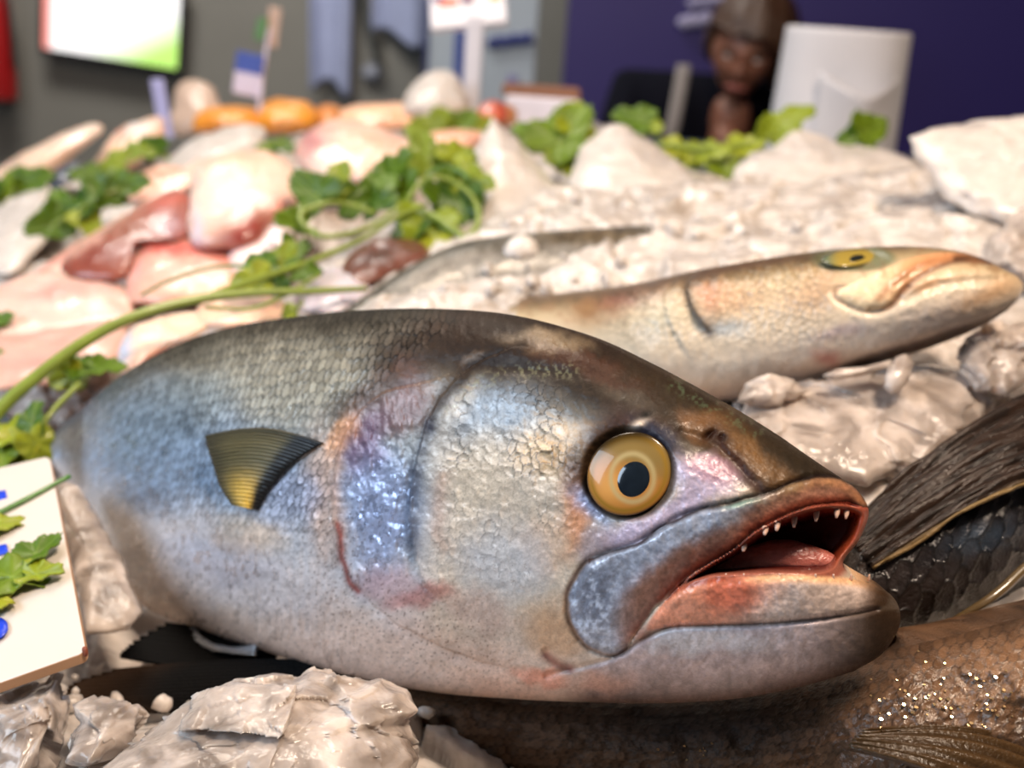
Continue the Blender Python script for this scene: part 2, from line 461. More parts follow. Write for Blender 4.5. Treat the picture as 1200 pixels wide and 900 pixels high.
def lump(name, pts, d0, gx, gy, thick, mat, parent=None, n=96, rings=16, rough=0.0, rscale=40.0, facet=0.0, fscale=30.0, power=0.5, seed=1, tint=None, sharp=False, back=1.0, back_flat=False):
    """a solid piece with outline pts (drawn at its own distance d0, tilted by gx, gy metres per pixel), swelling to both sides"""
    o = outline(pts, n) if not sharp else np.asarray(pts, float)[(np.arange(n) * len(pts)) // n] * 1.0
    if sharp:
        p = np.vstack([pts, pts[:1]]).astype(float)
        L = np.r_[0, np.cumsum(np.hypot(*np.diff(p, axis=0).T))]
        q = np.linspace(0, L[-1], n, endpoint=False)
        o = np.stack([np.interp(q, L, p[:, 0]), np.interp(q, L, p[:, 1])], 1)
    c = o.mean(0)
    rr = np.sin(np.linspace(0, math.pi / 2, rings + 1))[1:]      # 0..1
    V, RR, SD, UV = [], [], [], []
    for side in (1, -1):
        for r in (rr if side == 1 else rr[:-1]):
            xy = c + (o - c) * r
            h = (1 - r ** 2) ** power * thick * side * (1 if side == 1 else back)
            d = d0 + gx * (xy[:, 0] - c[0]) + gy * (xy[:, 1] - c[1]) - h
            V.append(at(xy[:, 0], xy[:, 1], d)); RR.append(np.full(n, r)); SD.append(np.full(n, side)); UV.append(xy)
        V.append(at(c[0], c[1], d0 - side * thick * (1 if side == 1 else back))[None]); RR.append([0]); SD.append([side]); UV.append(c[None])
    V = np.vstack(V); RR = np.concatenate(RR); SD = np.concatenate(SD); UV = np.vstack(UV)
    m1 = rings * n; c1 = m1; o2 = m1 + 1; c2 = o2 + (rings - 1) * n
    F4, F3 = [], []
    k = np.arange(n); k2 = (k + 1) % n
    for r in range(rings - 1):
        F4.append(np.stack([r * n + k, r * n + k2, (r + 1) * n + k2, (r + 1) * n + k], 1)[:, ::-1])
    for r in range(rings - 2):
        F4.append(np.stack([o2 + r * n + k, o2 + r * n + k2, o2 + (r + 1) * n + k2, o2 + (r + 1) * n + k], 1))
    F4.append(np.stack([o2 + (rings - 2) * n + k, o2 + (rings - 2) * n + k2, (rings - 1) * n + k2, (rings - 1) * n + k], 1))
    F3.append(np.stack([np.full(n, c1), k2, k], 1)[:, ::-1]); F3.append(np.stack([np.full(n, c2), o2 + k, o2 + k2], 1)[:, ::-1])
    rad = (UV - c) / (np.linalg.norm(UV - c, axis=1)[:, None] + 1e-9)
    dirv = (rad[:, :1] * RGT - rad[:, 1:] * UPV) * RR[:, None] ** 2 - FWD * (SD * np.sqrt(np.maximum(1 - RR ** 4, 0)))[:, None]
    dirv /= np.linalg.norm(dirv, axis=1)[:, None] + 1e-9
    if facet:
        wob = np.stack([fbm(V[:, 0] * 60, V[:, 1] * 60, V[:, 2] * 60, 2, seed + k) for k in range(3)], 1) * .12
        for fs, fa in ((fscale, facet), (fscale * 2.6, facet * .35)):
            f1, cid, off = voronoi3(V * fs + wob, seed)
            a = np.stack([(cid * k) % 1 - .5 for k in (97.0, 57.0, 31.0)], 1)
            V = V + dirv * (fa * (1.1 * (cid - .5) + 1.3 * (a * off).sum(1)))[:, None]
    if rough:
        V = V + dirv * (fbm(V[:, 0] * rscale, V[:, 1] * rscale, V[:, 2] * rscale, 4, seed + 9) * rough)[:, None]
    me = fast_mesh(name, V, [np.vstack(F4), np.vstack(F3)])
    if tint is not None:
        set_col(me, 'tint', np.clip(tint(UV[:, 0], UV[:, 1], RR, SD), 0, 1))
    return link(name, me, mat, parent)

def tube(name, pts, rad, mat, parent=None, n=8, seg=6):
    """a round stem through world points with radius per point"""
    p = np.asarray(pts, float); m = len(p)
    t = np.linspace(0, m - 1, (m - 1) * seg + 1)
    c = spline(p, t); r = np.interp(t, np.linspace(0, m - 1, len(np.atleast_1d(rad))), np.atleast_1d(rad))
    tg = np.gradient(c, axis=0); tg /= np.linalg.norm(tg, axis=1)[:, None]
    ref = np.array([0.13, 0.31, 0.94])
    u = np.cross(tg, ref); u /= np.linalg.norm(u, axis=1)[:, None]; w = np.cross(tg, u)
    a = np.linspace(0, 2 * math.pi, n, endpoint=False)
    V = c[:, None] + r[:, None, None] * (np.cos(a)[None, :, None] * u[:, None] + np.sin(a)[None, :, None] * w[:, None])
    V = V.reshape(-1, 3); K = len(c)
    k = np.arange(n); k2 = (k + 1) % n
    F = np.vstack([np.stack([i * n + k, i * n + k2, (i + 1) * n + k2, (i + 1) * n + k], 1) for i in range(K - 1)])
    V = np.vstack([V, c[:1], c[-1:]])
    T3 = np.vstack([np.stack([np.full(n, K * n), k2, k], 1), np.stack([np.full(n, K * n + 1), (K - 1) * n + k, (K - 1) * n + k2], 1)])
    return link(name, fast_mesh(name, V, [F, T3]), mat, parent)

def box_mesh(name, size, bevel=0.0, seg=2):
    bm = bmesh.new(); bmesh.ops.create_cube(bm, size=1.0)
    bmesh.ops.scale(bm, vec=size, verts=bm.verts)
    if bevel: bmesh.ops.bevel(bm, geom=bm.edges[:], offset=bevel, segments=seg, affect='EDGES', profile=0.5)
    me = bpy.data.meshes.new(name); bm.to_mesh(me); bm.free()
    return me

def box(name, cen, size, mat, parent=None, bevel=0.0, rot=None):
    o = link(name, box_mesh(name, size, bevel), mat)
    o.location = Vector([float(v) for v in cen])
    if rot is not None: o.rotation_euler = rot
    if parent is not None:
        o.parent = parent; o.matrix_parent_inverse = parent.matrix_basis.inverted()
    return o

# ================================================================== the room
FLOOR_Z = -0.90
WALLGREY = plain('grey_plaster', (118, 116, 110), rough=0.7, noise=0.05, nscale=6, bump=0.05, bscale=40)
PURPLE = plain('purple_paint', (40, 29, 94), rough=0.55, noise=0.03, nscale=5)
def slab(name, a, b, mat, **kw):
    a, b = np.array(a, float), np.array(b, float)
    return tag(box(name, (a + b) / 2, b - a, mat), kind='structure')
fl = slab('floor', (-4, -2.0, FLOOR_Z - .1), (4, 4.6, FLOOR_Z), plain('floor_tile', (96, 92, 88), rough=.4, nscale=8))
slab('ceiling', (-4, -2.0, 2.6), (4, 4.6, 2.7), plain('ceiling_paint', (190, 188, 184), rough=.8, nscale=4))
slab('wall_back', (-4, 4.2, FLOOR_Z), (4, 4.35, 2.6), WALLGREY)
slab('wall_right', (0.08, 3.0, FLOOR_Z), (3.2, 3.12, 2.2), PURPLE)

# ================================================================== the ice bed, a height field through levelled points
ANCH = [(300, 885, .435), (60, 870, .45), (140, 720, .60), (20, 700, .60), (430, 850, .45), (880, 540, .545), (1050, 500, .57), (980, 440, .635), (1150, 410, .68), (1190, 470, .62), (1250, 350, .72),
        (450, 352, .77), (600, 312, .80), (700, 302, .80), (780, 285, .82), (900, 262, .85), (1100, 285, .76), (1180, 260, .76), (760, 215, .98), (600, 230, .97), (1000, 215, .98), (1150, 190, 1.0),
        (50, 380, .93), (90, 310, 1.06), (20, 250, 1.25), (200, 250, 1.2), (60, 205, 1.5), (300, 172, 1.6), (450, 155, 1.7), (600, 160, 1.55), (800, 188, 1.45), (80, 480, .84), (330, 330, .95), (400, 260, 1.1), (540, 220, 1.2), (20, 560, .74), (630, 350, .645), (680, 340, .665), (560, 354, .665), (500, 356, .70), (250, 860, .47), (200, 800, .60), (330, 800, .60)]
ANP = np.array([at(*a) for a in ANCH])
EXTRA = np.array([[0.02, .42, -.045], [.12, .40, -.02], [-.13, .50, -.085], [-.22, .58, -.09], [-.33, .68, -.05], [.12, .60, .055], [.02, .66, .05], [.25, .33, .0], [0, .25, -.04], [-.2, .28, -.02], [.3, .25, 0],
                  [-1.0, .6, -.08], [-1.1, 1.2, -.08], [-1.1, 1.9, -.14], [-.75, 1.95, -.06], [-.85, 1.5, -.05], [-.4, 2.0, .07], [0, 2.0, .13], [.8, 1.9, .04], [1.0, 1.3, .05], [.5, 1.5, .05], [.25, 1.45, .07], [.7, 1.15, .08], [1.0, .7, .16], [.7, .4, .08], [.5, .3, .04], [-.6, .35, -.02]])
ANP = np.vstack([ANP, EXTRA])
def _phi(r): return np.sqrt(r * r + 0.03 ** 2)
_d = np.hypot(ANP[:, None, 0] - ANP[None, :, 0], ANP[:, None, 1] - ANP[None, :, 1])
_A = np.block([[_phi(_d) - 0.04 * np.eye(len(ANP)), np.ones((len(ANP), 1)), ANP[:, :2]], [np.ones((1, len(ANP))), np.zeros((1, 3))], [ANP[:, :2].T, np.zeros((2, 3))]])
_w = np.linalg.solve(_A, np.r_[ANP[:, 2], 0, 0, 0])
def bed(x, y):
    x = np.asarray(x, float); y = np.asarray(y, float)
    out = _w[-3] + _w[-2] * x + _w[-1] * y
    for k in range(len(ANP)):
        out = out + _w[k] * _phi(np.hypot(x - ANP[k, 0], y - ANP[k, 1]))
    return out

def ice_mat(name, white, clear, trans, sss, bump, bscale, lo=.40, hi=.62, gloss=.08, sscale=.012):
    """wet ice: cloudy white patches in clearer ice, under a glossy film of water"""
    m, nt, b = new_mat(name)
    tc = N(nt, 'ShaderNodeTexCoord')
    n1 = N(nt, 'ShaderNodeTexNoise'); n1.inputs['Scale'].default_value = 42; n1.inputs['Detail'].default_value = 6; n1.inputs['Distortion'].default_value = 1.2
    nt.links.new(tc.outputs['Object'], n1.inputs['Vector'])
    rp = N(nt, 'ShaderNodeValToRGB')
    rp.color_ramp.elements[0].position = lo; rp.color_ramp.elements[1].position = hi
    rp.color_ramp.elements[0].color = (*[float(v) for v in srgb(*clear)], 1); rp.color_ramp.elements[1].color = (*[float(v) for v in srgb(*white)], 1)
    nt.links.new(n1.outputs['Fac'], rp.inputs[0]); nt.links.new(rp.outputs[0], b.inputs['Base Color'])
    mr = N(nt, 'ShaderNodeMapRange'); mr.inputs[1].default_value = lo; mr.inputs[2].default_value = hi; mr.inputs[3].default_value = trans; mr.inputs[4].default_value = 0
    nt.links.new(n1.outputs['Fac'], mr.inputs[0]); nt.links.new(mr.outputs[0], b.inputs['Transmission Weight'])
    b.inputs['IOR'].default_value = 1.31; b.inputs['Roughness'].default_value = .32; b.inputs['Specular IOR Level'].default_value = .3
    b.inputs['Subsurface Weight'].default_value = sss; b.inputs['Subsurface Scale'].default_value = sscale
    b.inputs['Subsurface Radius'].default_value = (1.0, .9, .8)
    n2 = N(nt, 'ShaderNodeTexNoise'); n2.inputs['Scale'].default_value = bscale; n2.inputs['Detail'].default_value = 2.5
    n3 = N(nt, 'ShaderNodeTexNoise'); n3.inputs['Scale'].default_value = bscale * 4.5; n3.inputs['Detail'].default_value = 2
    nt.links.new(tc.outputs['Object'], n2.inputs['Vector']); nt.links.new(tc.outputs['Object'], n3.inputs['Vector'])
    ad = N(nt, 'ShaderNodeMath', operation='MULTIPLY_ADD'); ad.inputs[1].default_value = .16
    nt.links.new(n3.outputs['Fac'], ad.inputs[0]); nt.links.new(n2.outputs['Fac'], ad.inputs[2])
    bp = N(nt, 'ShaderNodeBump'); bp.inputs['Strength'].default_value = bump; bp.inputs['Distance'].default_value = .004
    nt.links.new(ad.outputs[0], bp.inputs['Height']); nt.links.new(bp.outputs['Normal'], b.inputs['Coat Normal'])
    b2 = N(nt, 'ShaderNodeBump'); b2.inputs['Strength'].default_value = bump * .5; b2.inputs['Distance'].default_value = .004
    nt.links.new(n2.outputs['Fac'], b2.inputs['Height']); nt.links.new(b2.outputs['Normal'], b.inputs['Normal'])
    b.inputs['Coat Weight'].default_value = 1.0; b.inputs['Coat Roughness'].default_value = gloss; b.inputs['Coat IOR'].default_value = 1.31
    return m
ICE = ice_mat('crushed_ice', (208, 199, 192), (170, 160, 152), .0, .6, .5, 100, gloss=.14)
ICE_CLEAR = ice_mat('clear_ice', (208, 194, 184), (172, 157, 147), .55, .7, .35, 140, .36, .74, gloss=.12, sscale=.015)
ICE_SHADED = ice_mat('shaded_wet_ice', (204, 191, 182), (142, 128, 118), .4, .6, .4, 120, .34, .72, gloss=.1, sscale=.012)  # darker clear ice: wet tone, plus the front's shade put into its colour
ICE_SNOW = ice_mat('packed_ice', (206, 197, 190), (190, 181, 174), .0, 1.0, .15, 60, gloss=.25, sscale=.02)

def icefield():
    nr, nc = 560, 460
    y = .19 * (2.0 / .19) ** np.linspace(0, 1, nr)
    u = np.linspace(-1, 1, nc)
    Y = y[:, None] + 0 * u[None]; X = u[None] * (.24 + .50 * y[:, None])
    x, yy = X.ravel(), Y.ravel()
    z = bed(x, yy)
    g1 = fbm(x * 9, yy * 9, seed=70)
    wx, wy = x + .012 * fbm(x * 30, yy * 30, seed=71), yy + .012 * fbm(x * 30, yy * 30, seed=72)
    f1, f2, c, dx, dy = voronoi(wx / .034, wy / .034, 8)
    a1 = (c * 97.0) % 1; a2 = (c * 57.0) % 1
    z = z + .010 * g1 + .008 * (c - .5) + .016 * ((a1 - .5) * dx + (a2 - .5) * dy) - .002 * sstep(.15, 0, f2 - f1)
    f1, f2, c, dx, dy = voronoi(wx / .011, wy / .011, 9)
    a1 = (c * 97.0) % 1; a2 = (c * 57.0) % 1
    m = sstep(-.25, .25, fbm(x * 14, yy * 14, seed=75))
    z = z + m * (.0014 * (c - .5) + .0032 * ((a1 - .5) * dx + (a2 - .5) * dy)) + .0012 * fbm(x * 160, yy * 160, octaves=3, seed=77)
    V = np.stack([x, yy, z], 1)
    # close the block downwards so that the ice has a body
    Vb = V.reshape(nr, nc, 3).copy()
    ring = np.r_[np.arange(nc), np.arange(1, nr) * nc + nc - 1, (nr - 1) * nc + np.arange(nc - 2, -1, -1), np.arange(nr - 2, 0, -1) * nc]
    low = V[ring].copy(); low[:, 2] = -.16
    k = np.arange(len(ring)); k2 = (k + 1) % len(ring); o = len(V)
    F = np.vstack([grid_faces(nr, nc), np.stack([ring, ring[k2], o + k2, o + k], 1)])
    cen = np.array([[0, 1.0, -.16]]); T3 = np.stack([o + k, o + k2, np.full(len(k), o + len(ring))], 1)
    me = fast_mesh('crushed_ice', np.vstack([V, low, cen]), [F, T3])
    return tag(link('crushed_ice', me, ICE), 'bed of crushed ice filling the fish counter', 'ice', kind='stuff')
icefield()

# the counter that carries the ice
STEEL = plain('brushed_steel', (170, 172, 176), rough=.3, metal=.9, nscale=60)
ct = thing('display_counter', 'stainless steel fish counter under the bed of crushed ice', 'counter', (0, 1.1, FLOOR_Z))
box('cabinet', (0, 1.1, (FLOOR_Z - .2) / 2 + .0), (2.6, 1.9, -FLOOR_Z - .2), plain('white_panel', (206, 206, 204), rough=.4), ct, .01)
box('tray', (0, 1.1, -.18), (2.7, 2.0, .04), STEEL, ct, .008)
box('front_rim', (0, .11, -.12), (2.7, .03, .12), STEEL, ct, .006)

# ================================================================== the big fish in front
MAX_TOP = [(696, 655), (745, 638), (787, 613), (822, 598), (857, 591), (899, 578), (937, 564), (972, 559), (1000, 571), (1016, 591)]
LIP_LOW = [(1016, 592), (990, 589), (948, 592), (913, 605), (885, 620), (864, 638), (836, 655), (808, 673), (787, 694), (769, 711), (752, 730)]
MAX_POLY = [(696, 655), (745, 638), (787, 613), (822, 598), (857, 591), (899, 578), (937, 564), (972, 559), (1000, 571), (1018, 594), (990, 590), (948, 593), (913, 606),
            (885, 621), (864, 639), (836, 656), (808, 674), (787, 695), (765, 716), (745, 742), (726, 764), (700, 761), (678, 742), (667, 711), (676, 680)]
MAX_REAR = [(720, 652), (700, 655), (676, 680), (667, 711), (678, 742), (700, 761), (722, 766), (734, 748), (716, 715), (722, 685)]
CAVITY = [(797, 686), (808, 679), (836, 660), (867, 640), (892, 622), (920, 607), (955, 596), (990, 594), (1009, 600), (1010, 612), (1002, 634), (986, 654),
          (972, 668), (948, 671), (906, 670), (864, 672), (829, 675)]
LOWLIP = [(757, 738), (775, 708), (797, 688), (836, 678), (878, 675), (920, 673), (962, 675), (1004, 678), (1034, 688), (1042, 705), (1020, 716), (955, 726), (899, 731), (836, 733), (787, 736)]
JAWLINE = [(640, 792), (662, 786), (688, 780), (720, 770), (757, 747), (787, 735), (836, 733), (899, 731), (955, 726), (1004, 719), (1028, 714)]
GILL = [(548, 430), (500, 446), (455, 458), (425, 478), (405, 510), (394, 555), (392, 610), (400, 655), (422, 690), (455, 722), (500, 748), (560, 772), (620, 788)]
PREOP = [(640, 405), (590, 412), (548, 432), (518, 462), (498, 500), (486, 545), (480, 600), (486, 650), (505, 690), (545, 725)]

def main_relief(b, dep):
    x, y = b.X.ravel(), b.Y.ravel(); sh = b.X.shape
    d = dep.ravel().copy(); T = b.T.ravel(); D = b.D.ravel(); e = b.edge.ravel()
    r = np.zeros_like(d)
    wx = x + 5 * fbm(x / 40, y / 40, seed=5); wy = y + 5 * fbm(x / 40, y / 40, seed=6)
    # gill cover: its rear edge stands proud of the flank behind it
    dist, t, side = pdist(wx, wy, spline(GILL, np.linspace(0, len(GILL) - 1, 60)))
    fade = sstep(0.0, 0.2, t) * (1 - sstep(0.72, 1, t))
    front_side = side < 0
    r += np.where(front_side, 0.0045 * np.exp(-dist / 55), -0.0012 * np.exp(-dist / 9)) * fade
    # cheek plate edge
    dist, t, side = pdist(wx, wy, spline(PREOP, np.linspace(0, len(PREOP) - 1, 60)))
    fade = sstep(0.0, 0.1, t) * (1 - sstep(0.75, 1, t))
    r += np.where(side < 0, 0.0022 * np.exp(-dist / 40), -0.002 * np.exp(-dist / 12)) * fade
    # skull ridges and nape
    r += 0.0016 * blob(x, y, 625, 408, 60, 14, 8) - 0.0015 * blob(x, y, 600, 432, 90, 9, 4)
    r += -0.0018 * pline(x, y, [(800, 508), (835, 520), (862, 545), (890, 572)], 7)
    r += 0.0014 * blob(x, y, 815, 550, 45, 28, 25)
    # eye socket with a raised rim
    er = np.hypot((x - 737), (y - 555))
    r += 0.0008 * np.exp(-((er - 66) / 12) ** 2) * sstep(600, 540, y) - 0.006 * (1 - sstep(38, 58, er))
    # nostrils
    r -= 0.0025 * blob(x, y, 833, 509, 9, 4.5, -40) + 0.002 * blob(x, y, 846, 512, 5, 5)
    # jaw bone plate
    sd = sdpoly(wx * 0.3 + x * 0.7, wy * 0.3 + y * 0.7, MAX_POLY)
    r += (0.0006 + .0014 * sstep(740, 690, x)) * sstep(3, -9, sd) - 0.0016 * np.exp(-((sd - 2) / 4) ** 2) * (y < 770)
    r -= 0.0060 * sstep(38, 0, pdist(x, y, LIP_LOW)[0]) * (sd < 2)             # the lip rolls inwards
    # crease where the lower jaw leaves the head, and the fold below
    r -= 0.0022 * pline(x, y, JAWLINE, 3.5)
    r += 0.0014 * sstep(3, -14, sdpoly(x, y, LOWLIP))
    r -= 0.0018 * pline(x, y, [(640, 765), (652, 778), (668, 784)], 5)
    # belly folds
    r -= 0.0012 * pline(x, y, [(420, 690), (470, 735), (540, 770), (640, 795)], 8)
    r += 0.0016 * fbm(x / 70, y / 70, seed=9) * e
    # scales
    rr, cid = imbricate((b.A.ravel() + .45 * b.B.ravel()) / 0.0050 + 0.35 * fbm(x / 26, y / 26, seed=11), b.B.ravel() / 0.0058 + 0.35 * fbm(x / 26, y / 26, seed=12), 2, jit=.3)
    body_m = sstep(12, -14, x - np.interp(y, [360, 430, 480, 560, 650, 720, 830], [560, 470, 410, 390, 398, 440, 560]))
    body_m = body_m * sstep(0.78, 0.55, b.V.ravel())
    h = (rr ** 2 - 0.5) * 0.0007 + (cid - 0.5) * 0.0005
    r += h * body_m * (0.5 + 0.5 * sstep(-0.3, 0.3, fbm(x / 45, y / 45, seed=3))) * e
    q1 = 9 * fbm(x / 28, y / 28, seed=1); q2 = 9 * fbm(x / 28, y / 28, seed=2)
    r2, c2 = imbricate((x * .93 + y * .36 + q1) / 14.0, (y * .93 - x * .36 + q2) / 11.0, 5, jit=.55)
    cheek = sstep(500, 530, x + 0.25 * (y - 560)) * sstep(705, 640, x) * sstep(735, 660, y) * sstep(415, 440, y - 0.03 * x)
    cheek = cheek * (.45 + .55 * sstep(660, 540, y)) * (.35 + .65 * sstep(-.25, .3, fbm(x / 38, y / 38, seed=19)))
    r += ((r2 ** 2 - .5) * .0006 + (c2 - .5) * .0005) * cheek + .0003 * fbm(x / 6, y / 6, octaves=3, seed=81)
    oper = sstep(395, 420, x) * sstep(500, 478, x) * sstep(440, 500, y) * sstep(700, 650, y)
    r += oper * 0.0011 * fbm(x / 6, y / 16, octaves=4, seed=31)
    r += 0.0009 * fbm(x / 7, y / 18, octaves=4, seed=33) * sstep(0.5, 0.65, b.V.ravel()) * (x < 400)
    self_m = {}
    self_m['body'] = body_m; self_m['rr'] = rr; self_m['cid'] = cid; self_m['cheek'] = cheek; self_m['vo'] = r2; self_m['cell'] = c2
    b.m = self_m
    d = d - r * np.maximum(e, 0.25)
    # open mouth
    sc = sdpoly(x, y, CAVITY)
    w = sstep(2.0, -15.0, sc)
    d = d * (1 - w) + (D + 0.35 * np.maximum(T, 0.012) * sstep(1040, 940, x)) * w
    b.m['cav'] = sc
    return d.reshape(sh)

def main_paint(b):
    x, y, v = b.X.ravel(), b.Y.ravel(), b.V.ravel()
    wx = x + 12 * fbm(x / 30, y / 30, seed=41); wy = y + 12 * fbm(x / 30, y / 30, seed=42)
    n1 = fbm(x / 50, y / 50, seed=50); n2 = fbm(x / 12, y / 12, seed=51); n3 = fbm(x / 5, y / 9, octaves=3, seed=52); n4 = fbm(x / 4, y / 4, octaves=2, seed=53)
    rough = np.full(x.shape, 0.36); metal = np.full(x.shape, 0.12)
    # back to belly
    stops = [(0.0, (44, 40, 33)), (0.05, (66, 61, 52)), (0.11, (102, 97, 86)), (0.22, (138, 135, 124)), (0.38, (138, 143, 146)), (0.52, (142, 156, 174)), (0.64, (184, 188, 196)), (0.78, (216, 210, 208)), (0.92, (212, 200, 194)), (1.0, (180, 160, 148))]
    sv = np.array([a[0] for a in stops]); sc = np.array([srgb(*a[1]) for a in stops])
    vv = v + 0.04 * n1
    col = np.stack([np.interp(vv, sv, sc[:, k]) for k in range(3)], 1)
    def put(w, c, k, dm=0.0, dr=0.0):
        nonlocal col, metal, rough
        w = np.clip(w, 0, 1); col = mixc(col, srgb(*c), k * w); metal = metal + dm * w; rough = rough + dr * w
    B = lambda cx, cy, rx, ry, a=0: sstep(1.35, .35, np.hypot(((wx - cx) * math.cos(math.radians(a)) + (wy - cy) * math.sin(math.radians(a))) / rx, (-(wx - cx) * math.sin(math.radians(a)) + (wy - cy) * math.cos(math.radians(a))) / ry))
    L = lambda pts, w: pline(wx * .4 + x * .6, wy * .4 + y * .6, pts, w)
    # flank
    put(B(190, 530, 120, 85), (140, 158, 180), .8, .4, -.06)
    put(B(330, 445, 170, 55, -4), (152, 146, 130), .6)
    put(B(210, 480, 70, 40, -20), (128, 140, 146), .5)
    put(B(175, 585, 30, 14, 10), (84, 100, 120), .5)
    put(B(225, 655, 110, 60, 12), (214, 206, 204), .85, .05)
    put(B(255, 655, 70, 34, 10), (178, 190, 212), .6, .35, -.1)
    put(B(150, 640, 34, 60, -30), (206, 194, 182), .7)
    put(B(235, 722, 120, 22, 14), (206, 190, 178), .7)
    put(B(290, 625, 46, 26, 0), (210, 186, 160), .6)
    # flesh behind the gill
    put(B(378, 585, 30, 90, -4), (204, 176, 158), .75)
    put(B(342, 580, 40, 36, -30), (164, 172, 194), .7, .35, -.08)
    put(B(402, 505, 16, 42, 22), (206, 156, 116), .85)
    put(B(405, 470, 34, 18, -35), (58, 44, 36), .7)
    put(B(330, 690, 120, 40, 12), (206, 198, 200), .5, .1)
    # belly
    put(B(480, 770, 190, 42, 9), (226, 204, 192), .85)
    put(B(430, 740, 70, 26, 28), (216, 196, 184), .6)
    put(B(545, 745, 90, 34, 18), (190, 160, 152), .6)
    put(B(600, 800, 70, 18, 5), (206, 168, 150), .5)
    # head
    head = sstep(470, 540, x + 0.1 * (y - 600))
    put(head * sstep(0.10, 0.26, v) * sstep(1.0, 0.75, v), (204, 188, 168), .85, -.05)
    put(B(585, 478, 74, 40, -28), (136, 148, 160), .85, .08, .02)
    put(B(690, 480, 66, 20, 14), (114, 116, 114), .85)
    put(B(560, 560, 40, 60, 8), (200, 186, 166), .5)
    put(B(645, 535, 40, 30, 0), (206, 174, 130), .6)
    put(B(676, 600, 24, 50, 4), (198, 138, 98), .85)
    put(B(640, 640, 34, 40, 0), (200, 166, 138), .5)
    put(B(590, 660, 60, 50, 10), (190, 196, 206), .55, .15, -.05)
    put(B(655, 740, 46, 36, 20), (190, 148, 110), .7)
    put(B(560, 715, 60, 24, 20), (186, 160, 150), .6)
    # dark skull, nape and snout
    top = head * sstep(0.27, 0.13, v + 0.03 * n1 - 0.00022 * np.maximum(x - 640, 0)); put(top, (46, 36, 27), .96)
    put(B(500, 408, 92, 40, -14), (54, 41, 33), .9)
    put(B(455, 448, 50, 22, -28), (84, 62, 54), .75)
    put(B(575, 405, 70, 26, 0), (50, 39, 31), .85)
    put(B(640, 403, 50, 13, 8), (134, 116, 92), .8)
    put(B(556, 416, 16, 6, -20), (140, 118, 96), .5)
    put(B(690, 434, 90, 15, 20), (70, 46, 34), .85)
    put(B(800, 470, 90, 26, 33), (52, 42, 30), .85)
    put(B(872, 532, 66, 26, 38), (112, 84, 54), .9)
    put(B(820, 496, 32, 15, 30), (112, 82, 56), .7)
    put(B(930, 540, 80, 14, 30), (46, 38, 27), .85)
    put(B(740, 470, 40, 12, 25), (80, 72, 62), .6)
    put(pline(x, y, [(790, 452), (830, 474), (870, 498), (886, 506)], 7) * sstep(-.1, .5, n4 + .3 * n3), (96, 116, 90), .32, .15)
    put(pline(x, y, [(522, 476), (560, 450), (610, 436), (670, 434)], 9) * sstep(0.0, .5, n4 + .3 * n3), (150, 150, 116), .28, .2)
    # gill plate
    put(B(470, 480, 56, 30, -35), (116, 86, 88), .75)
    put(B(428, 525, 28, 52, 10), (108, 82, 106), .85)
    put(B(446, 605, 44, 80, 3), (160, 172, 202), .92, .55, -.1)
    put(B(456, 684, 40, 26, 0), (178, 140, 146), .55)
    put(L([(394, 615), (399, 650), (410, 678), (422, 692)], 4.5), (134, 44, 26), .85)
    put(B(492, 700, 42, 13, -12), (160, 84, 76), .6)
    put(L([(405, 500), (394, 555), (392, 610)], 6), (176, 132, 104), .3)
    put(L([(610, 406), (556, 428), (522, 460), (502, 500)], 10), (46, 36, 30), .85)
    put(L([(502, 498), (490, 545), (484, 590), (484, 650)], 10) * (.75 + .5 * n2), (48, 52, 70), .8)
    put(L([(520, 560), (512, 610), (522, 640)], 9), (180, 140, 116), .35)
    # round the eye
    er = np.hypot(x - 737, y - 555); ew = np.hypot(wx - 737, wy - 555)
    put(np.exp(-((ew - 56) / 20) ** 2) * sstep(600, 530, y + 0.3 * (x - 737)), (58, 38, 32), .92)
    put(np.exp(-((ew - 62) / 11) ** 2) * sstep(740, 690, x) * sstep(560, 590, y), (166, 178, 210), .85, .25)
    put(sstep(61, 53, er), (54, 38, 22), .9)
    put(B(772, 508, 44, 14, 28), (54, 54, 66), .85)
    put(blob(x, y, 749, 496, 10, 4, -28), (226, 210, 194), .95); put(blob(x, y, 757, 486, 9, 5.5, -20), (18, 16, 15), .95)
    # between eye and jaw: pale violet
    w = np.clip(B(825, 560, 54, 26, 12) + B(745, 628, 56, 22, -14) + B(790, 598, 50, 22, -20), 0, 1) * sstep(50, 62, er)
    put(w, (186, 174, 194), .92, .12)
    put(B(838, 552, 34, 16, 20), (160, 118, 128), .7)
    put(B(700, 640, 26, 20, 0), (150, 136, 142), .6)
    put(L([(842, 520), (864, 540), (882, 565), (894, 575)], 9), (52, 28, 24), .85)
    put(blob(x, y, 832, 509, 14, 8, -40) + blob(x, y, 847, 513, 9, 8), (36, 16, 10), .95)
    # jaw bone plate
    sd = sdpoly(x + 0.3 * (wx - x), y + 0.3 * (wy - y), MAX_POLY); m = sstep(2, -2, sd)
    t = pdist(x, y, MAX_TOP)[0]; low = pdist(x, y, LIP_LOW)[0]
    plate = srgb(150, 156, 170)[None] * np.ones((len(x), 1))
    plate = mixc(plate, srgb(128, 106, 80), sstep(840, 930, x))
    plate = mixc(plate, srgb(96, 104, 122), B(700, 700, 22, 40, 10) * .6)
    plate = mixc(plate, srgb(198, 208, 224), sstep(-.1, .7, n2 + .5 * n4) * sstep(740, 690, x) * .6)
    plate = mixc(plate, srgb(152, 114, 98), sstep(np.interp(x, [720, 800, 860], [56, 42, 30]), np.interp(x, [720, 800, 860], [28, 22, 14]), low + 6 * n2) * sstep(705, 752, x) * .92)
    plate = mixc(plate, srgb(122, 66, 50), sstep(15, 4, low) * sstep(735, 780, x) * .92)
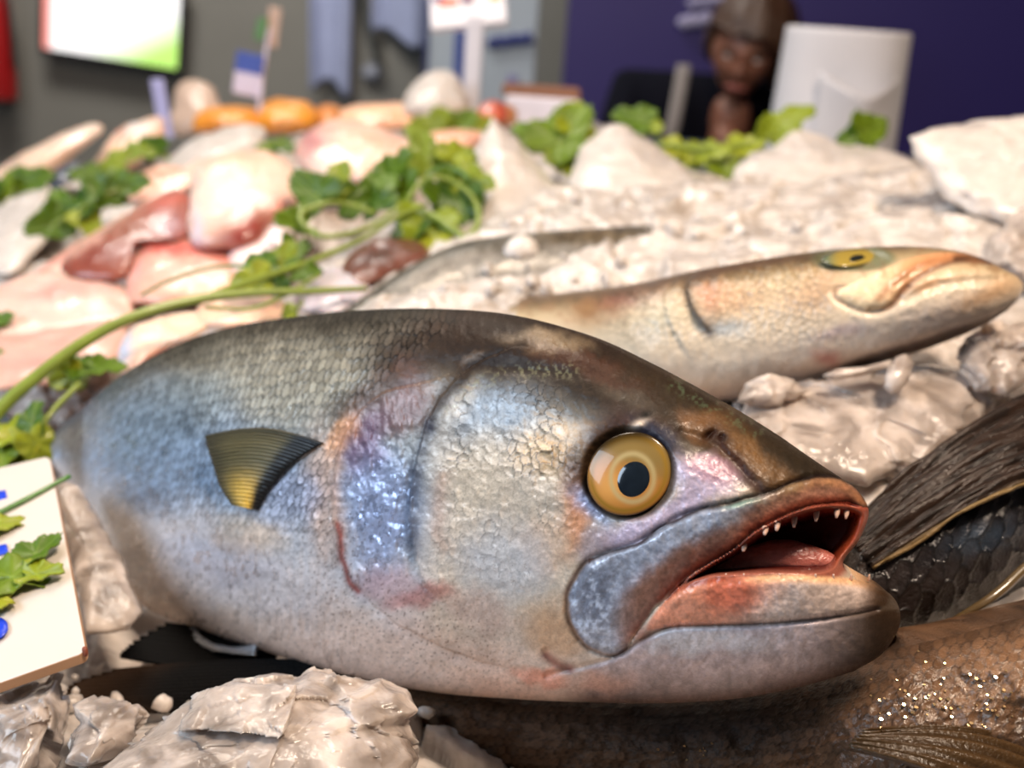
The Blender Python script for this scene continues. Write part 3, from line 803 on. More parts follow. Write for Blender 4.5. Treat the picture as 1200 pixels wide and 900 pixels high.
    plate = mixc(plate, srgb(132, 166, 146), B(866, 592, 24, 8, -15) * .6)
    plate = mixc(plate, srgb(70, 48, 32), sstep(975, 1010, x) * .8)
    plate = mixc(plate, srgb(176, 128, 96), sstep(12, 5, t) * sstep(930, 960, x) * .5)
    plate = plate * (1 + 0.22 * n2 + .12 * n4)[:, None]
    col = col * (1 - m[:, None]) + plate * m[:, None]
    rough = rough * (1 - m) + 0.34 * m; metal = metal * (1 - m) + 0.22 * m * sstep(900, 840, x)
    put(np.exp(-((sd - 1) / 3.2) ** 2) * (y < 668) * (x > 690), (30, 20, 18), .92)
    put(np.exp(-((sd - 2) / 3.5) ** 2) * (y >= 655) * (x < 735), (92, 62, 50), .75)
    # lower jaw
    jd = y - np.interp(x, [p[0] for p in JAWLINE], [p[1] for p in JAWLINE])
    m = sstep(-2, 4, jd) * sstep(650, 700, x)
    jaw = np.stack([np.interp(v, [0.6, 0.75, 0.9, 1.0], srgb([206, 184, 176, 100])), np.interp(v, [0.6, 0.75, 0.9, 1.0], srgb([198, 172, 158, 78])), np.interp(v, [0.6, 0.75, 0.9, 1.0], srgb([202, 174, 156, 68]))], 1)
    jaw = jaw * (1 + 0.2 * n1 + 0.22 * n2)[:, None]
    jaw = mixc(jaw, srgb(214, 212, 216), B(800, 752, 110, 16, 0) * .7)
    jaw = mixc(jaw, srgb(60, 46, 34), sstep(930, 1025, x + 10 * n2) * .94)
    jaw = mixc(jaw, srgb(206, 160, 140), B(690, 800, 60, 16, 0) * .6)
    col = col * (1 - m[:, None]) + jaw * m[:, None]
    # the skin lining the mouth opening
    c = b.m['cav']
    put(sstep(22, 8, c) * (jd < 0) * sstep(5, -1, jd + 0 * x) * (sd > 0), (150, 82, 64), .9)
    sl = sdpoly(x, y, LOWLIP); m = sstep(2, -3, sl)
    lip = srgb(212, 148, 122)[None] * np.ones((len(x), 1))
    lip = mixc(lip, srgb(188, 172, 164), sstep(850, 930, x + 0.8 * (y - 700)))
    lip = mixc(lip, srgb(176, 90, 72), B(856, 698, 34, 26, -20) * .6)
    lip = mixc(lip, srgb(228, 184, 142), sstep(13, 3, np.abs(sl)) * sstep(715, 690, y) * sstep(860, 900, x) * .85)
    lip = mixc(lip, srgb(150, 64, 44), sstep(7, 2, np.abs(sl)) * sstep(712, 690, y) * sstep(880, 840, x) * .7)
    lip = mixc(lip, srgb(96, 68, 44), sstep(1000, 1036, x) * .9)
    lip = lip * (1 + 0.15 * n2 + .08 * n4)[:, None]
    col = col * (1 - m[:, None]) + lip * m[:, None]
    rough = np.where(m > 0.5, 0.28, rough); metal = metal * (1 - m)
    put(sstep(1006, 1036, x + 5 * n2) * sstep(672, 684, y), (54, 40, 28), .92)
    put(blob(x, y, 752, 744, 16, 12, -35), (146, 98, 84), .85)
    put(pline(x, y, JAWLINE[3:], 2.2), (74, 48, 42), .7)
    put(pline(x, y, [(640, 768), (655, 780), (668, 784)], 6), (128, 62, 50), .75)
    put(B(635, 792, 36, 10, 10), (214, 140, 116), .6)
    # mouth
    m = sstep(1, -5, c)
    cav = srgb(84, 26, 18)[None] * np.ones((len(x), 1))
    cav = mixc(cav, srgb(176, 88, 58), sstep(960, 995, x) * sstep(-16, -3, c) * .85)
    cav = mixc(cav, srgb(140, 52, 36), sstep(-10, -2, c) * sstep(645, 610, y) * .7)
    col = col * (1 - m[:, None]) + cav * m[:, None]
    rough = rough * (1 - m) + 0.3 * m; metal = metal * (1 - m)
    # scales: dark slits, lighter centres
    bm, rr, cid = b.m['body'], b.m['rr'], b.m['cid']
    line = sstep(0.76, 0.97, rr)
    amp = bm * np.clip(0.75 + 0.6 * n1, .15, 1)
    col = col * (1 - 0.75 * line * amp)[:, None] * (1 + 0.4 * (cid - 0.5) * bm)[:, None] * (1 + 0.22 * (1 - rr) * bm)[:, None]
    rough += bm * (cid - 0.5) * 0.16
    ck = b.m['cheek']; crack = sstep(0.78, 0.97, b.m['vo'] + 0.06 * n2)
    col = col * (1 - 0.6 * crack * ck)[:, None] * (1 + 0.34 * (b.m['cell'] - 0.5) * ck)[:, None]
    # streaks along the belly, pores, mottling
    st = sstep(0.0, 0.5, n3) * sstep(470, 400, x) * sstep(540, 620, y)
    col = col * (1 - 0.2 * st)[:, None]; rough -= 0.08 * st
    f1, f2, _, _, _ = voronoi(x / 8.0, y / 8.0, 77)
    pore = sstep(0.2, 0.08, f1) * np.clip(blob(x, y, 490, 735, 140, 60, 25) + blob(x, y, 395, 640, 45, 90, 0), 0, 1)
    col = mixc(col, srgb(80, 58, 52), 0.65 * pore)
    col = col * (1 + 0.16 * n2 + 0.1 * n3 + .14 * n4)[:, None]
    col = vivid(np.clip(col, .002, .9), 1.06, 1.12)
    fl = sstep(0.05, 0.45, n3 + 0.4 * n2)
    dark = np.clip(1 - col.mean(1) / .12, 0, 1)
    rough = rough - 0.1 * fl + 0.06 + .14 * dark
    metal = np.clip(metal, 0, 0.8) * (0.5 + 0.5 * fl) * (1 - dark); coatw = np.clip(.85 - .75 * dark, 0.06, 1)
    return np.clip(col, 0.002, 0.9), np.stack([np.clip(rough, 0.14, 0.8), metal, coatw], 1)

MAIN_ST = [(50, 518, 62, 545, .73, .010), (85, 488, 88, 580, .70, .017), (130, 448, 120, 634, .665, .026), (190, 412, 158, 700, .625, .034), (260, 386, 208, 730, .588, .040),
           (340, 372, 290, 757, .555, .044), (430, 363, 390, 787, .522, .047), (520, 362, 500, 810, .494, .048), (600, 369, 600, 819, .471, .048), (680, 390, 690, 823, .452, .047),
           (760, 427, 780, 824, .437, .044), (840, 470, 870, 818, .425, .040), (915, 515, 945, 803, .416, .034), (985, 560, 1000, 787, .41, .024)]
MAIN_FRONT = [(0, 985, 560), (.1, 1006, 576), (.18, 1018, 600), (.32, 1007, 632), (.44, 988, 660), (.52, 1004, 679), (.62, 1044, 697), (.75, 1055, 728), (.87, 1036, 764), (1, 1000, 787)]
SKIN = skin_mat('fish_skin')
FLESH = plain('mouth_flesh', (170, 96, 84), rough=0.28, noise=0.15, nscale=160, bump=0.3, bscale=500, sss=0.15, coat=0.4)

def main_fish():
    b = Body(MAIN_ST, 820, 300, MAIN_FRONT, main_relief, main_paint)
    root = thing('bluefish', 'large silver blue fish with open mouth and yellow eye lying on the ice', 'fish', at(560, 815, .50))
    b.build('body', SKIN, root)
    # --- eye
    e0 = b.on(737, 555); dd = float(b.base_dep.ravel()[np.argmin((b.X - 737) ** 2 + (b.Y - 555) ** 2)])
    nrm = np.cross(at(765, 555, b.base_dep.ravel()[np.argmin((b.X - 765) ** 2 + (b.Y - 555) ** 2)]) - at(709, 555, b.base_dep.ravel()[np.argmin((b.X - 709) ** 2 + (b.Y - 555) ** 2)]),
                   at(737, 530, b.base_dep.ravel()[np.argmin((b.X - 737) ** 2 + (b.Y - 530) ** 2)]) - at(737, 580, b.base_dep.ravel()[np.argmin((b.X - 737) ** 2 + (b.Y - 580) ** 2)]))
    nrm /= np.linalg.norm(nrm)
    nrm = nrm * 0.7 - FWD * 0.3; nrm /= np.linalg.norm(nrm)
    cen = at(737, 555, dd)
    u = np.cross(UPV, nrm); u /= np.linalg.norm(u); w = np.cross(nrm, u)
    px = dd / FPX
    def dome(name, cx, cy, rx, ry, base, height, mat, parent, col=None, ang=0.0):
        nr, na = 26, 64
        r = np.linspace(0, 1, nr); a = np.linspace(0, 2 * math.pi, na, endpoint=False)
        R, A = np.meshgrid(r, a, indexing='ij')
        ca, sa = math.cos(ang), math.sin(ang)
        lx = R * np.cos(A) * rx; ly = R * np.sin(A) * ry
        lx, ly = lx * ca - ly * sa, lx * sa + ly * ca
        z = base + height * np.sqrt(np.maximum(1 - R ** 2 * 0.92, 0))
        P = cen + ((cx + lx) * px)[..., None] * u + ((cy + ly) * px)[..., None] * w + z[..., None] * nrm
        Pb = P[-1] - nrm * 0.006
        V = np.vstack([P.reshape(-1, 3), Pb])
        k = np.arange(na); k2 = (k + 1) % na
        F = [np.stack([i * na + k, (i + 1) * na + k, (i + 1) * na + k2, i * na + k2], 1) for i in range(nr)]
        me = fast_mesh(name, V, np.vstack(F + [np.array([[nr * na, nr * na + na // 3, nr * na + na // 2, nr * na + na - 1]])]))
        if col is not None:
            c = col(R.ravel(), A.ravel(), lx.ravel(), ly.ravel()); set_col(me, 'tint', np.vstack([c, c[-na:]]))
        return link(name, me, mat, parent)
    B2 = lambda x_, y_, cx, cy, rx, ry: np.exp(-((x_ - cx) / rx) ** 2 - ((y_ - cy) / ry) ** 2)
    def iris(R, A, lx, ly):
        n = fbm(lx / 9, ly / 9, seed=60)
        c = srgb(184, 122, 56)[None] * np.ones((len(R), 1))
        c = mixc(c, srgb(128, 112, 66), .85 * sstep(-14, 26, ly + 6 * n + .3 * lx))      # smokier above the pupil
        d = np.hypot((lx - 5) / 1.0, (ly + 5) / 1.12)
        c = mixc(c, srgb(228, 168, 92), B2(lx, ly, -22, -16, 22, 20) * .8)
        c = mixc(c, srgb(190, 172, 122), np.exp(-((d - 25) / 3.0) ** 2) * .8)
        c = mixc(c, srgb(150, 114, 40), np.exp(-((R - .88) / .06) ** 2) * .85)
        c = mixc(c, srgb(48, 34, 14), sstep(.94, 1.0, R) * .95)
        c = mixc(c, srgb(34, 24, 10), sstep(.62, .95, R) * sstep(16, 44, ly - .3 * lx) * .9)
        return c * .82
    EYE = vcol_mat('fish_eye', rough=0.2, coat=0.4, bump=0.03, spec=.2)
    eye = dome('eye', 0, 0, 52, 47, -0.0012, 0.0036, EYE, root, iris, math.radians(40)); eye['label'] = 'golden eye with a black pupil'
    PUP = plain('pupil', (20, 28, 36), rough=0.12, coat=0.5, noise=0.3, nscale=200)
    dome('pupil', 5, -5, 23, 20.5, 0.0014, 0.0014, PUP, eye, None, math.radians(65))
    # --- tongue and teeth inside the mouth
    tg = lump('tongue', [(806, 682), (838, 658), (875, 640), (915, 632), (955, 640), (984, 657), (972, 667), (905, 670), (850, 676)], b.D.ravel()[np.argmin((b.X - 900) ** 2 + (b.Y - 655) ** 2)] - .006, -0.00004, 0, 0.007, FLESH, root, n=60, rings=8, rough=.0008, rscale=160)
    BONE = plain('tooth_enamel', (206, 170, 150), rough=0.2, coat=0.5, noise=0.1)
    for (px_, py_, L) in ((872, 645, 5), (897, 625, 6), (911, 619, 7), (931, 613, 9), (957, 606, 9), (981, 603, 8), (992, 604, 8)):
        d_ = b.depth(px_, py_ - 8)
        p0 = at(px_, py_ - 7, d_ + .003); p1 = at(px_ - 1, py_ + L - 4, d_ + .001)
        tube('tooth', [p0, (p0 + p1) / 2, p1], [.0013, .0011, .0005], BONE, root, n=8, seg=2)
    for k in range(9):
        px_ = 850 + k * 21; py_ = 676 + 0.02 * k * k
        d_ = b.depth(px_, 682)
        p0 = at(px_, py_ + 3, d_ + .002); p1 = at(px_ + 1, py_ - 4, d_ + .001)
        tube('tooth', [p0, (p0 + p1) / 2, p1], [.0007, .0005, .0003], BONE, root, n=6, seg=2)
    # --- pectoral fin
    def pec(U, W, saw):
        c = srgb(98, 90, 62)[None] * np.ones((len(U), 1))
        c = mixc(c, srgb(56, 54, 46), sstep(0.75, 1.0, W) * 0.7)
        c = mixc(c, srgb(62, 58, 44), sstep(0.2, 0.0, U) * 0.8)
        c = mixc(c, srgb(204, 166, 70), sstep(0.45, 0.85, U) * sstep(0.18, 0.4, W) * sstep(1.0, 0.5, W) * 0.95)
        c = mixc(c, srgb(22, 26, 32), sstep(0.30, 0.16, W) * 0.95)
        c = c * (0.85 + 0.2 * saw)[:, None]
        return c, np.stack([np.full(len(U), .38), np.full(len(U), .05), .4 + 0 * U], 1)
    nu, nv = 96, 40
    t = np.linspace(0, 1, nu); w_ = np.linspace(0, 1, nv)
    rp = spline([(378, 520), (355, 534), (333, 553), (315, 575), (302, 598)], t * 4); tp = spline([(240, 511), (244, 528), (251, 549), (258, 570), (272, 592)], t * 4)
    saw = np.abs((t * 22 % 1) - .5) * 2
    tp = tp + (rp - tp) * (.035 * (1 - saw) ** 1.5)[:, None]
    PX = rp[:, None] * (1 - w_)[None, :, None] + tp[:, None] * w_[None, :, None]
    PX[..., 1] -= 13 * np.sin(w_ * math.pi)[None] * (1 - t)[:, None]
    dp = np.array([[b.base_dep.ravel()[np.argmin((b.X - q[0]) ** 2 + (b.Y - q[1]) ** 2)] for q in row[::3]] for row in PX[::4]])
    dp = np.array([np.interp(np.arange(nv), np.arange(nv)[::3], row) for row in dp]); dp = np.stack([np.interp(np.arange(nu), np.arange(nu)[::4], dp[:, k]) for k in range(nv)], 1)
    dp = dp - (.0012 + .011 * w_ ** .8)[None] - .003 * np.sin(w_ * math.pi)[None] + .0004 * (1 - saw)[:, None]
    U, W2 = np.meshgrid(t, w_, indexing='ij'); tc, sf = pec(U.ravel(), W2.ravel(), saw[:, None].repeat(nv, 1).ravel())
    sheet('pectoral_fin', at(PX[..., 0], PX[..., 1], dp), .0009 + .0006 * saw[:, None] ** 3 * (1 - .5 * w_)[None], SKIN, root, tc, sf)['label'] = 'olive pectoral fin with a yellow patch and black base'
    # --- pelvic fin, half tucked under the belly
    def pel(U, W, saw):
        c = srgb(168, 172, 180)[None] * np.ones((len(U), 1)); c = mixc(c, srgb(120, 116, 112), sstep(.5, 1, U) * .6)
        return c * (0.75 + 0.35 * saw)[:, None], np.stack([np.full(len(U), .28), np.full(len(U), .35), .8 + 0 * U], 1)
    rt = [at(302, 757, .545), at(300, 762, .541), at(300, 768, .538)]
    tp = [at(212, 730, .575), at(222, 748, .565), at(246, 763, .555)]
    fin('pelvic_fin', rt, tp, SKIN, root, nray=8, tint=pel, ragged=.15, bow=-UPV * .006)
    # --- tail fin, turned away behind the price card
    def tail(U, W, saw):
        c = srgb(92, 98, 100)[None] * np.ones((len(U), 1))
        return c * (0.7 + 0.4 * saw)[:, None], np.stack([np.full(len(U), .45), np.full(len(U), .1), 0 * U], 1)
    rt = [at(52, 519, .728), at(56, 531, .728), at(61, 544, .728)]
    tp = [at(-18, 470, .83), at(12, 520, .79), at(10, 560, .78)]
    fin('tail_fin', rt, tp, SKIN, root, nray=18, tint=tail, ragged=.1)
    return b, root
MB, MAIN = main_fish()

# ================================================================== fish resting behind on the ice
F2_PLATE = [(980, 346), (1000, 331), (1030, 318), (1065, 303), (1105, 295), (1150, 301), (1120, 305), (1092, 315), (1066, 332), (1050, 350), (1034, 362), (1012, 363)]
F2_MOUTH = [(1020, 364), (1042, 360), (1058, 340), (1085, 320), (1120, 306), (1160, 307)]
F2_KEEL = [(1200, 344), (1150, 371), (1090, 394), (1040, 408), (990, 424), (960, 436)]
F2_GILL = [(822, 312), (806, 332), (808, 352), (818, 372), (832, 390)]
def f2_relief(b, dep):
    x, y = b.X.ravel(), b.Y.ravel(); r = np.zeros_like(x); e = b.edge.ravel()
    dist, t, side = pdist(x, y, spline(F2_GILL, np.linspace(0, 4, 30)))
    r += np.where(side < 0, .004 * np.exp(-dist / 40), -.002 * np.exp(-dist / 10)) * (1 - sstep(.8, 1, t))
    dist, t, side = pdist(x, y, spline([(790, 330), (778, 350), (785, 380), (800, 405)], np.linspace(0, 3, 30)))
    r += np.where(side < 0, .0008 * np.exp(-dist / 20), -.001 * np.exp(-dist / 10))
    sd = sdpoly(x, y, F2_PLATE); r += .0016 * sstep(4, -14, sd) * sstep(1110, 1050, x) - .001 * np.exp(-((sd - 3) / 4) ** 2) * (y > 335)
    r -= .0022 * pline(x, y, F2_MOUTH, 4) + .0012 * pline(x, y, [(1050, 335), (1080, 314), (1115, 301), (1150, 300)], 4)
    r -= .002 * pline(x, y, [(1060, 352), (1090, 338), (1130, 330), (1170, 328)], 6)
    kd = y - np.interp(x, [p[0] for p in F2_KEEL[::-1]], [p[1] for p in F2_KEEL[::-1]])
    r -= .006 * sstep(-2, 14, kd) * sstep(960, 1010, x)
    er = np.hypot((x - 1000) / 42, (y - 303) / 13); r -= .004 * sstep(1.1, .7, er)
    f1, f2, c, _, _ = voronoi((x + .3 * y) / 9, (y - .2 * x) / 8, 15)
    ck = sstep(690, 730, x) * sstep(990, 950, x) * sstep(420, 390, y); b.m = dict(vo=f2 - f1, ck=ck, sd=sd, kd=kd, er=er)
    r += (sstep(0, .25, f2 - f1) - .7) * .0006 * ck
    r += .0012 * fbm(x / 40, y / 40, seed=4) * e + .0004 * fbm(x / 8, y / 8, seed=6)
    return dep - (r * np.maximum(e, .3)).reshape(dep.shape)
def f2_paint(b):
    x, y, v = b.X.ravel(), b.Y.ravel(), b.V.ravel()
    wx = x + 8 * fbm(x / 24, y / 24, seed=141); wy = y + 8 * fbm(x / 24, y / 24, seed=142)
    n1 = fbm(x / 40, y / 40, seed=150); n2 = fbm(x / 9, y / 9, seed=151)
    col = np.stack([np.interp(v + .04 * n1, [0, .08, .25, .55, .8, 1], srgb([110, 160, 206, 222, 230, 196])), np.interp(v + .04 * n1, [0, .08, .25, .55, .8, 1], srgb([96, 142, 188, 206, 216, 172])), np.interp(v + .04 * n1, [0, .08, .25, .55, .8, 1], srgb([74, 112, 160, 184, 200, 156]))], 1)
    rough = np.full(x.shape, .34); metal = np.full(x.shape, .0)
    for cx, cy, rx, ry, a, c, s in ((728, 346, 50, 18, -20, (140, 84, 80), .85), (690, 360, 22, 20, 0, (150, 116, 74), .6), (770, 370, 30, 22, 0, (186, 184, 170), .7), (860, 350, 40, 20, 0, (190, 150, 120), .5), (830, 345, 16, 22, 0, (186, 128, 104), .7),
                                    (850, 385, 25, 10, 10, (168, 178, 184), .7), (960, 340, 40, 25, -20, (170, 132, 104), .55), (905, 318, 60, 12, -6, (150, 130, 92), .6), (945, 302, 22, 8, -8, (92, 78, 56), .8), (970, 420, 18, 8, 20, (176, 100, 90), .7), (985, 390, 30, 8, -10, (178, 160, 176), .5),
                                    (1100, 370, 60, 22, -20, (174, 158, 150), .7), (1160, 345, 40, 14, -25, (186, 148, 112), .7), (1090, 330, 40, 8, -18, (204, 150, 110), .6), (620, 350, 40, 14, 0, (120, 100, 70), .6)):
        col = mixc(col, srgb(*c), s * blob(wx, wy, cx, cy, rx, ry, a))
    m = b.m; s = sstep(2, -3, m['sd']); pl = srgb(226, 204, 172)[None] * np.ones((len(x), 1)); pl = mixc(pl, srgb(196, 140, 98), sstep(1020, 1075, x + 10 * n2) * .8); pl = mixc(pl, srgb(160, 106, 72), .6 * pline(x, y, [(1030, 350), (1048, 330), (1080, 310), (1130, 299)], 5))
    col = col * (1 - s[:, None]) + pl * s[:, None]
    w = pline(x, y, F2_MOUTH, 3.5) * sstep(1010, 1060, x); col = mixc(col, srgb(112, 68, 48), .75 * w)
    w = pline(x, y, [(1120, 303), (1150, 301), (1160, 307)], 4); col = mixc(col, srgb(54, 34, 26), .8 * w)
    w = np.exp(-((m['sd'] - 2) / 2.5) ** 2) * (y > 335); col = mixc(col, srgb(124, 84, 60), .45 * w)
    w = pline(x, y, F2_GILL, 6); col = mixc(col, srgb(70, 54, 44), .8 * w)
    w = sstep(-3, 6, m['kd']) * sstep(960, 1010, x); col = mixc(col, srgb(76, 54, 40), .9 * w)
    w = sstep(1.35, 1.0, m['er']); col = mixc(col, srgb(96, 104, 78), .8 * w)
    col = mixc(col, srgb(120, 84, 58), .45 * sstep(.1, .6, n2 + .5 * n1) * sstep(.55, .1, v))
    col = mixc(col, srgb(92, 70, 48), .85 * sstep(.17, .03, v + .05 * n2) * sstep(1000, 900, x))
    col = col * (1 - .4 * sstep(.2, 0, m['vo']) * m['ck'])[:, None] * (1 + .12 * n2)[:, None]
    col = vivid(np.clip(col, .002, .95), 1.1, 1.1, .7)
    return np.clip(col, .002, .9), np.stack([rough + .08 * n2, metal, .6 + 0 * metal], 1)
F2_ST = [(380, 380, 400, 440, .86, .02), (480, 362, 480, 450, .82, .03), (570, 352, 570, 462, .77, .038), (660, 343, 650, 470, .722, .042), (740, 333, 740, 474, .67, .045), (815, 317, 820, 472, .65, .045), (890, 304, 890, 462, .635, .043),
         (960, 294, 965, 443, .62, .04), (1030, 289, 1035, 424, .607, .036), (1095, 290, 1100, 404, .597, .031), (1145, 300, 1150, 383, .59, .025), (1182, 318, 1180, 364, .585, .016)]
F2_FRONT = [(0, 1182, 318), (.25, 1194, 326), (.5, 1199, 337), (.75, 1194, 350), (1, 1180, 364)]
SKIN_DRY = skin_mat('pale_fish_skin', bump=.2, coat=.35)
def rear_fish():
    b = Body(F2_ST, 460, 130, F2_FRONT, f2_relief, f2_paint)
    root = thing('bluefish', 'pale fish with closed mouth lying on its side in the ice', 'fish', at(900, 450, .65))
    b.build('body', SKIN_DRY, root)
    def iris(u, w_, r, s): 
        c = srgb(150, 128, 52)[None] * np.ones((len(u), 1)); c = mixc(c, srgb(92, 108, 84), sstep(985, 965, u)); c = mixc(c, srgb(60, 60, 34), sstep(.85, 1, r)); return c
    d = b.depth(1000, 303)
    ey = lump('eye', [(962, 303), (980, 294), (1005, 291), (1030, 293), (1038, 299), (1020, 308), (995, 313), (974, 311)], d - .001, .0, -.0008, .004, vcol_mat('rear_eye', rough=.2, coat=1), root, n=48, rings=8, tint=iris)
    lump('pupil', [(990, 303), (1000, 297), (1014, 297), (1018, 302), (1006, 307), (994, 308)], d - .0032, 0, -.0008, .003, plain('rear_pupil', (24, 26, 22), rough=.1, coat=1), ey, n=24, rings=5)
    return b
F2B = rear_fish()

def dull_paint(stops, n_seed, size=(.006, .005), metal=.1, rough=.4, line=.55, patches=(), coatv=.5):
    def paint(b):
        x, y, v = b.X.ravel(), b.Y.ravel(), b.V.ravel()
        n1 = fbm(x / 40, y / 40, seed=n_seed); n2 = fbm(x / 10, y / 10, seed=n_seed + 1)
        sv = [s[0] for s in stops]; col = np.stack([np.interp(v + .05 * n1, sv, [srgb(*s[1])[k] for s in stops]) for k in range(3)], 1)
        for cx, cy, rx, ry, a, c, s in patches: col = mixc(col, srgb(*c), s * blob(x + 10 * n1, y + 10 * n2, cx, cy, rx, ry, a))
        rr, cid = b.sc
        col = col * (1 - line * sstep(.72, 1, rr))[:, None] * (1 + .5 * (cid - .5))[:, None] * (1 + .2 * n2)[:, None]
        return np.clip(col, .001, .9), np.stack([np.clip(rough + .2 * (cid - .5) + .1 * n2, .12, .9), np.full(len(x), metal), coatv(x) if callable(coatv) else coatv + 0 * x], 1)
    return paint
def dull_relief(size, amp, seed, wob=.0015):
    def relief(b, dep):
        rr, cid = imbricate(b.A.ravel() / size[0], b.B.ravel() / size[1], seed, jit=.3); b.sc = (rr, cid)
        r = amp * (rr ** 2 - .5) + amp * .8 * (cid - .5) + wob * fbm(b.X.ravel() / 30, b.Y.ravel() / 30, seed=seed)
        return dep - (r * np.maximum(b.edge.ravel(), .7)).reshape(dep.shape)
    return relief

def buried_fish():
    st = [(352, 392, 372, 440, .77, .014), (405, 362, 420, 430, .78, .02), (470, 318, 480, 410, .795, .028), (535, 286, 545, 390, .815, .034), (610, 274, 615, 375, .825, .036), (700, 267, 705, 360, .84, .036), (780, 263, 785, 350, .85, .03), (850, 266, 850, 340, .865, .02)]
    b = Body(st, 200, 60, None, dull_relief((.006, .005), .0003, 21), dull_paint([(0, (74, 70, 62)), (.12, (104, 98, 88)), (.3, (150, 146, 140)), (1, (196, 190, 184))], 22, line=.35, patches=((690, 275, 70, 10, 0, (112, 92, 62), .6),)), tailcap=False)
    root = thing('bluefish', 'dark grey backed fish mostly buried in ice behind the other fish', 'fish', at(600, 380, .85))
    b.build('body', SKIN_DRY, root)
    c = [at(352, 392, .80), at(362, 416, .80), at(372, 440, .80)]; e = [at(300, 392, .83), at(325, 425, .82), at(322, 460, .82)]
    fin('tail_fin', c, e, SKIN_DRY, root, nray=12, tint=lambda U, W, s: (srgb(96, 92, 84)[None] * (.7 + .4 * s)[:, None], np.stack([.4 + 0 * U, .05 + 0 * U, .4 + 0 * U], 1)))
buried_fish()

# ================================================================== dark fish at the right, brown fish underneath
SKIN_WET = skin_mat('wet_dark_skin', bump=.9, bscale=700, coat=.9, coat_rough=.1)
def dark_fish():
    st = [(1480, 380, 1480, 690, .62, .05), (1380, 415, 1380, 705, .59, .05), (1290, 455, 1290, 715, .565, .05), (1200, 505, 1200, 722, .54, .048), (1120, 560, 1120, 740, .52, .04), (1060, 600, 1060, 752, .505, .03), (1010, 630, 1010, 758, .495, .02), (980, 660, 985, 745, .49, .01)]
    b = Body(st, 260, 120, None, dull_relief((.014, .012), .0016, 31), dull_paint([(0, (52, 42, 34)), (.4, (44, 38, 38)), (.8, (38, 33, 34)), (1, (24, 20, 18))], 32, metal=.1, rough=.35, line=.75, patches=((1150, 630, 50, 18, -15, (56, 74, 92), .6),)))
    root = thing('dark_fish', 'blackish large scaled fish with brown ridged fin beside the open mouth', 'fish', at(1250, 735, .54))
    b.build('body', SKIN_WET, root)
    def ft(U, W, s):
        n = fbm(W * 14, U * 30, seed=8); c = srgb(48, 35, 28)[None] * np.ones((len(U), 1)); c = mixc(c, srgb(24, 18, 15), sstep(-.1, .35, n) * .8); c = mixc(c, srgb(128, 104, 66), sstep(.9, .97, U) * .8)
        return c * (.75 + .3 * s)[:, None], np.stack([np.clip(.42 + .3 * n, .15, .8), .05 + 0 * U, .2 + 0 * U], 1)
    rt = [at(985, 622, .497), at(1000, 640, .487), at(1012, 655, .479), at(1024, 668, .473)]
    tp = [at(1300, 432, .56), at(1300, 470, .535), at(1300, 510, .515), at(1300, 545, .50)]
    fin('dorsal_fin', rt, tp, SKIN_WET, root, nray=10, nv=90, bulge=.012, tint=ft, ragged=.03, ray=.0003, wav=.0035, bow=UPV * .004)
    tube('fin_spine', [at(1118, 726, .482), at(1150, 708, .480), at(1175, 690, .482), at(1205, 662, .488), at(1240, 640, .492)], [.0012, .002, .0022, .0022, .002], plain('fin_spine', (92, 74, 46), rough=.3, coat=.6), root)
dark_fish()

GLINT_METAL = plain('glint_metal', (226, 190, 140), rough=.16, metal=.9, noise=.1, nscale=300)  # metal of the added glint discs
def add_glints(b, root, cnt, xr, yr, seed, lift=.0006):
    """tiny metal discs added on the skin, turned between lamp and camera to glint"""
    rg = np.random.default_rng(seed); V, F = [], []
    lamp = np.array([.42, .10, 1.50])
    for k in range(cnt):
        px, py = rg.uniform(*xr), rg.normal(.5, .22) * (yr[1] - yr[0]) + yr[0]
        p = b.on(px, py, lift)
        n = (lamp - p) / np.linalg.norm(lamp - p) + (CAM - p) / np.linalg.norm(CAM - p); n /= np.linalg.norm(n)
        n = n + rg.normal(0, .13, 3); n /= np.linalg.norm(n)
        u = np.cross(n, [0.3, .5, .8]); u /= np.linalg.norm(u); w = np.cross(n, u); r = rg.uniform(.0003, .0008)
        o = len(V) * 16; a = np.linspace(0, 2 * math.pi, 8, endpoint=False)
        ring = p + r * (np.cos(a)[:, None] * u + .8 * np.sin(a)[:, None] * w)
        V.append(np.vstack([ring + n * .00012, ring - n * .0001])); i = np.arange(8); j = (i + 1) % 8
        F.append(np.vstack([np.stack([i, j, j + 8, i + 8], 1), [[0, 1, 2, 3], [0, 3, 4, 7], [4, 5, 6, 7]], [[11, 10, 9, 8], [15, 12, 11, 8], [15, 14, 13, 12]]]) + o)
    tag(link('glint_discs', fast_mesh('glint_discs', np.vstack(V), np.vstack(F), smooth=False), GLINT_METAL, root), kind='stuff')
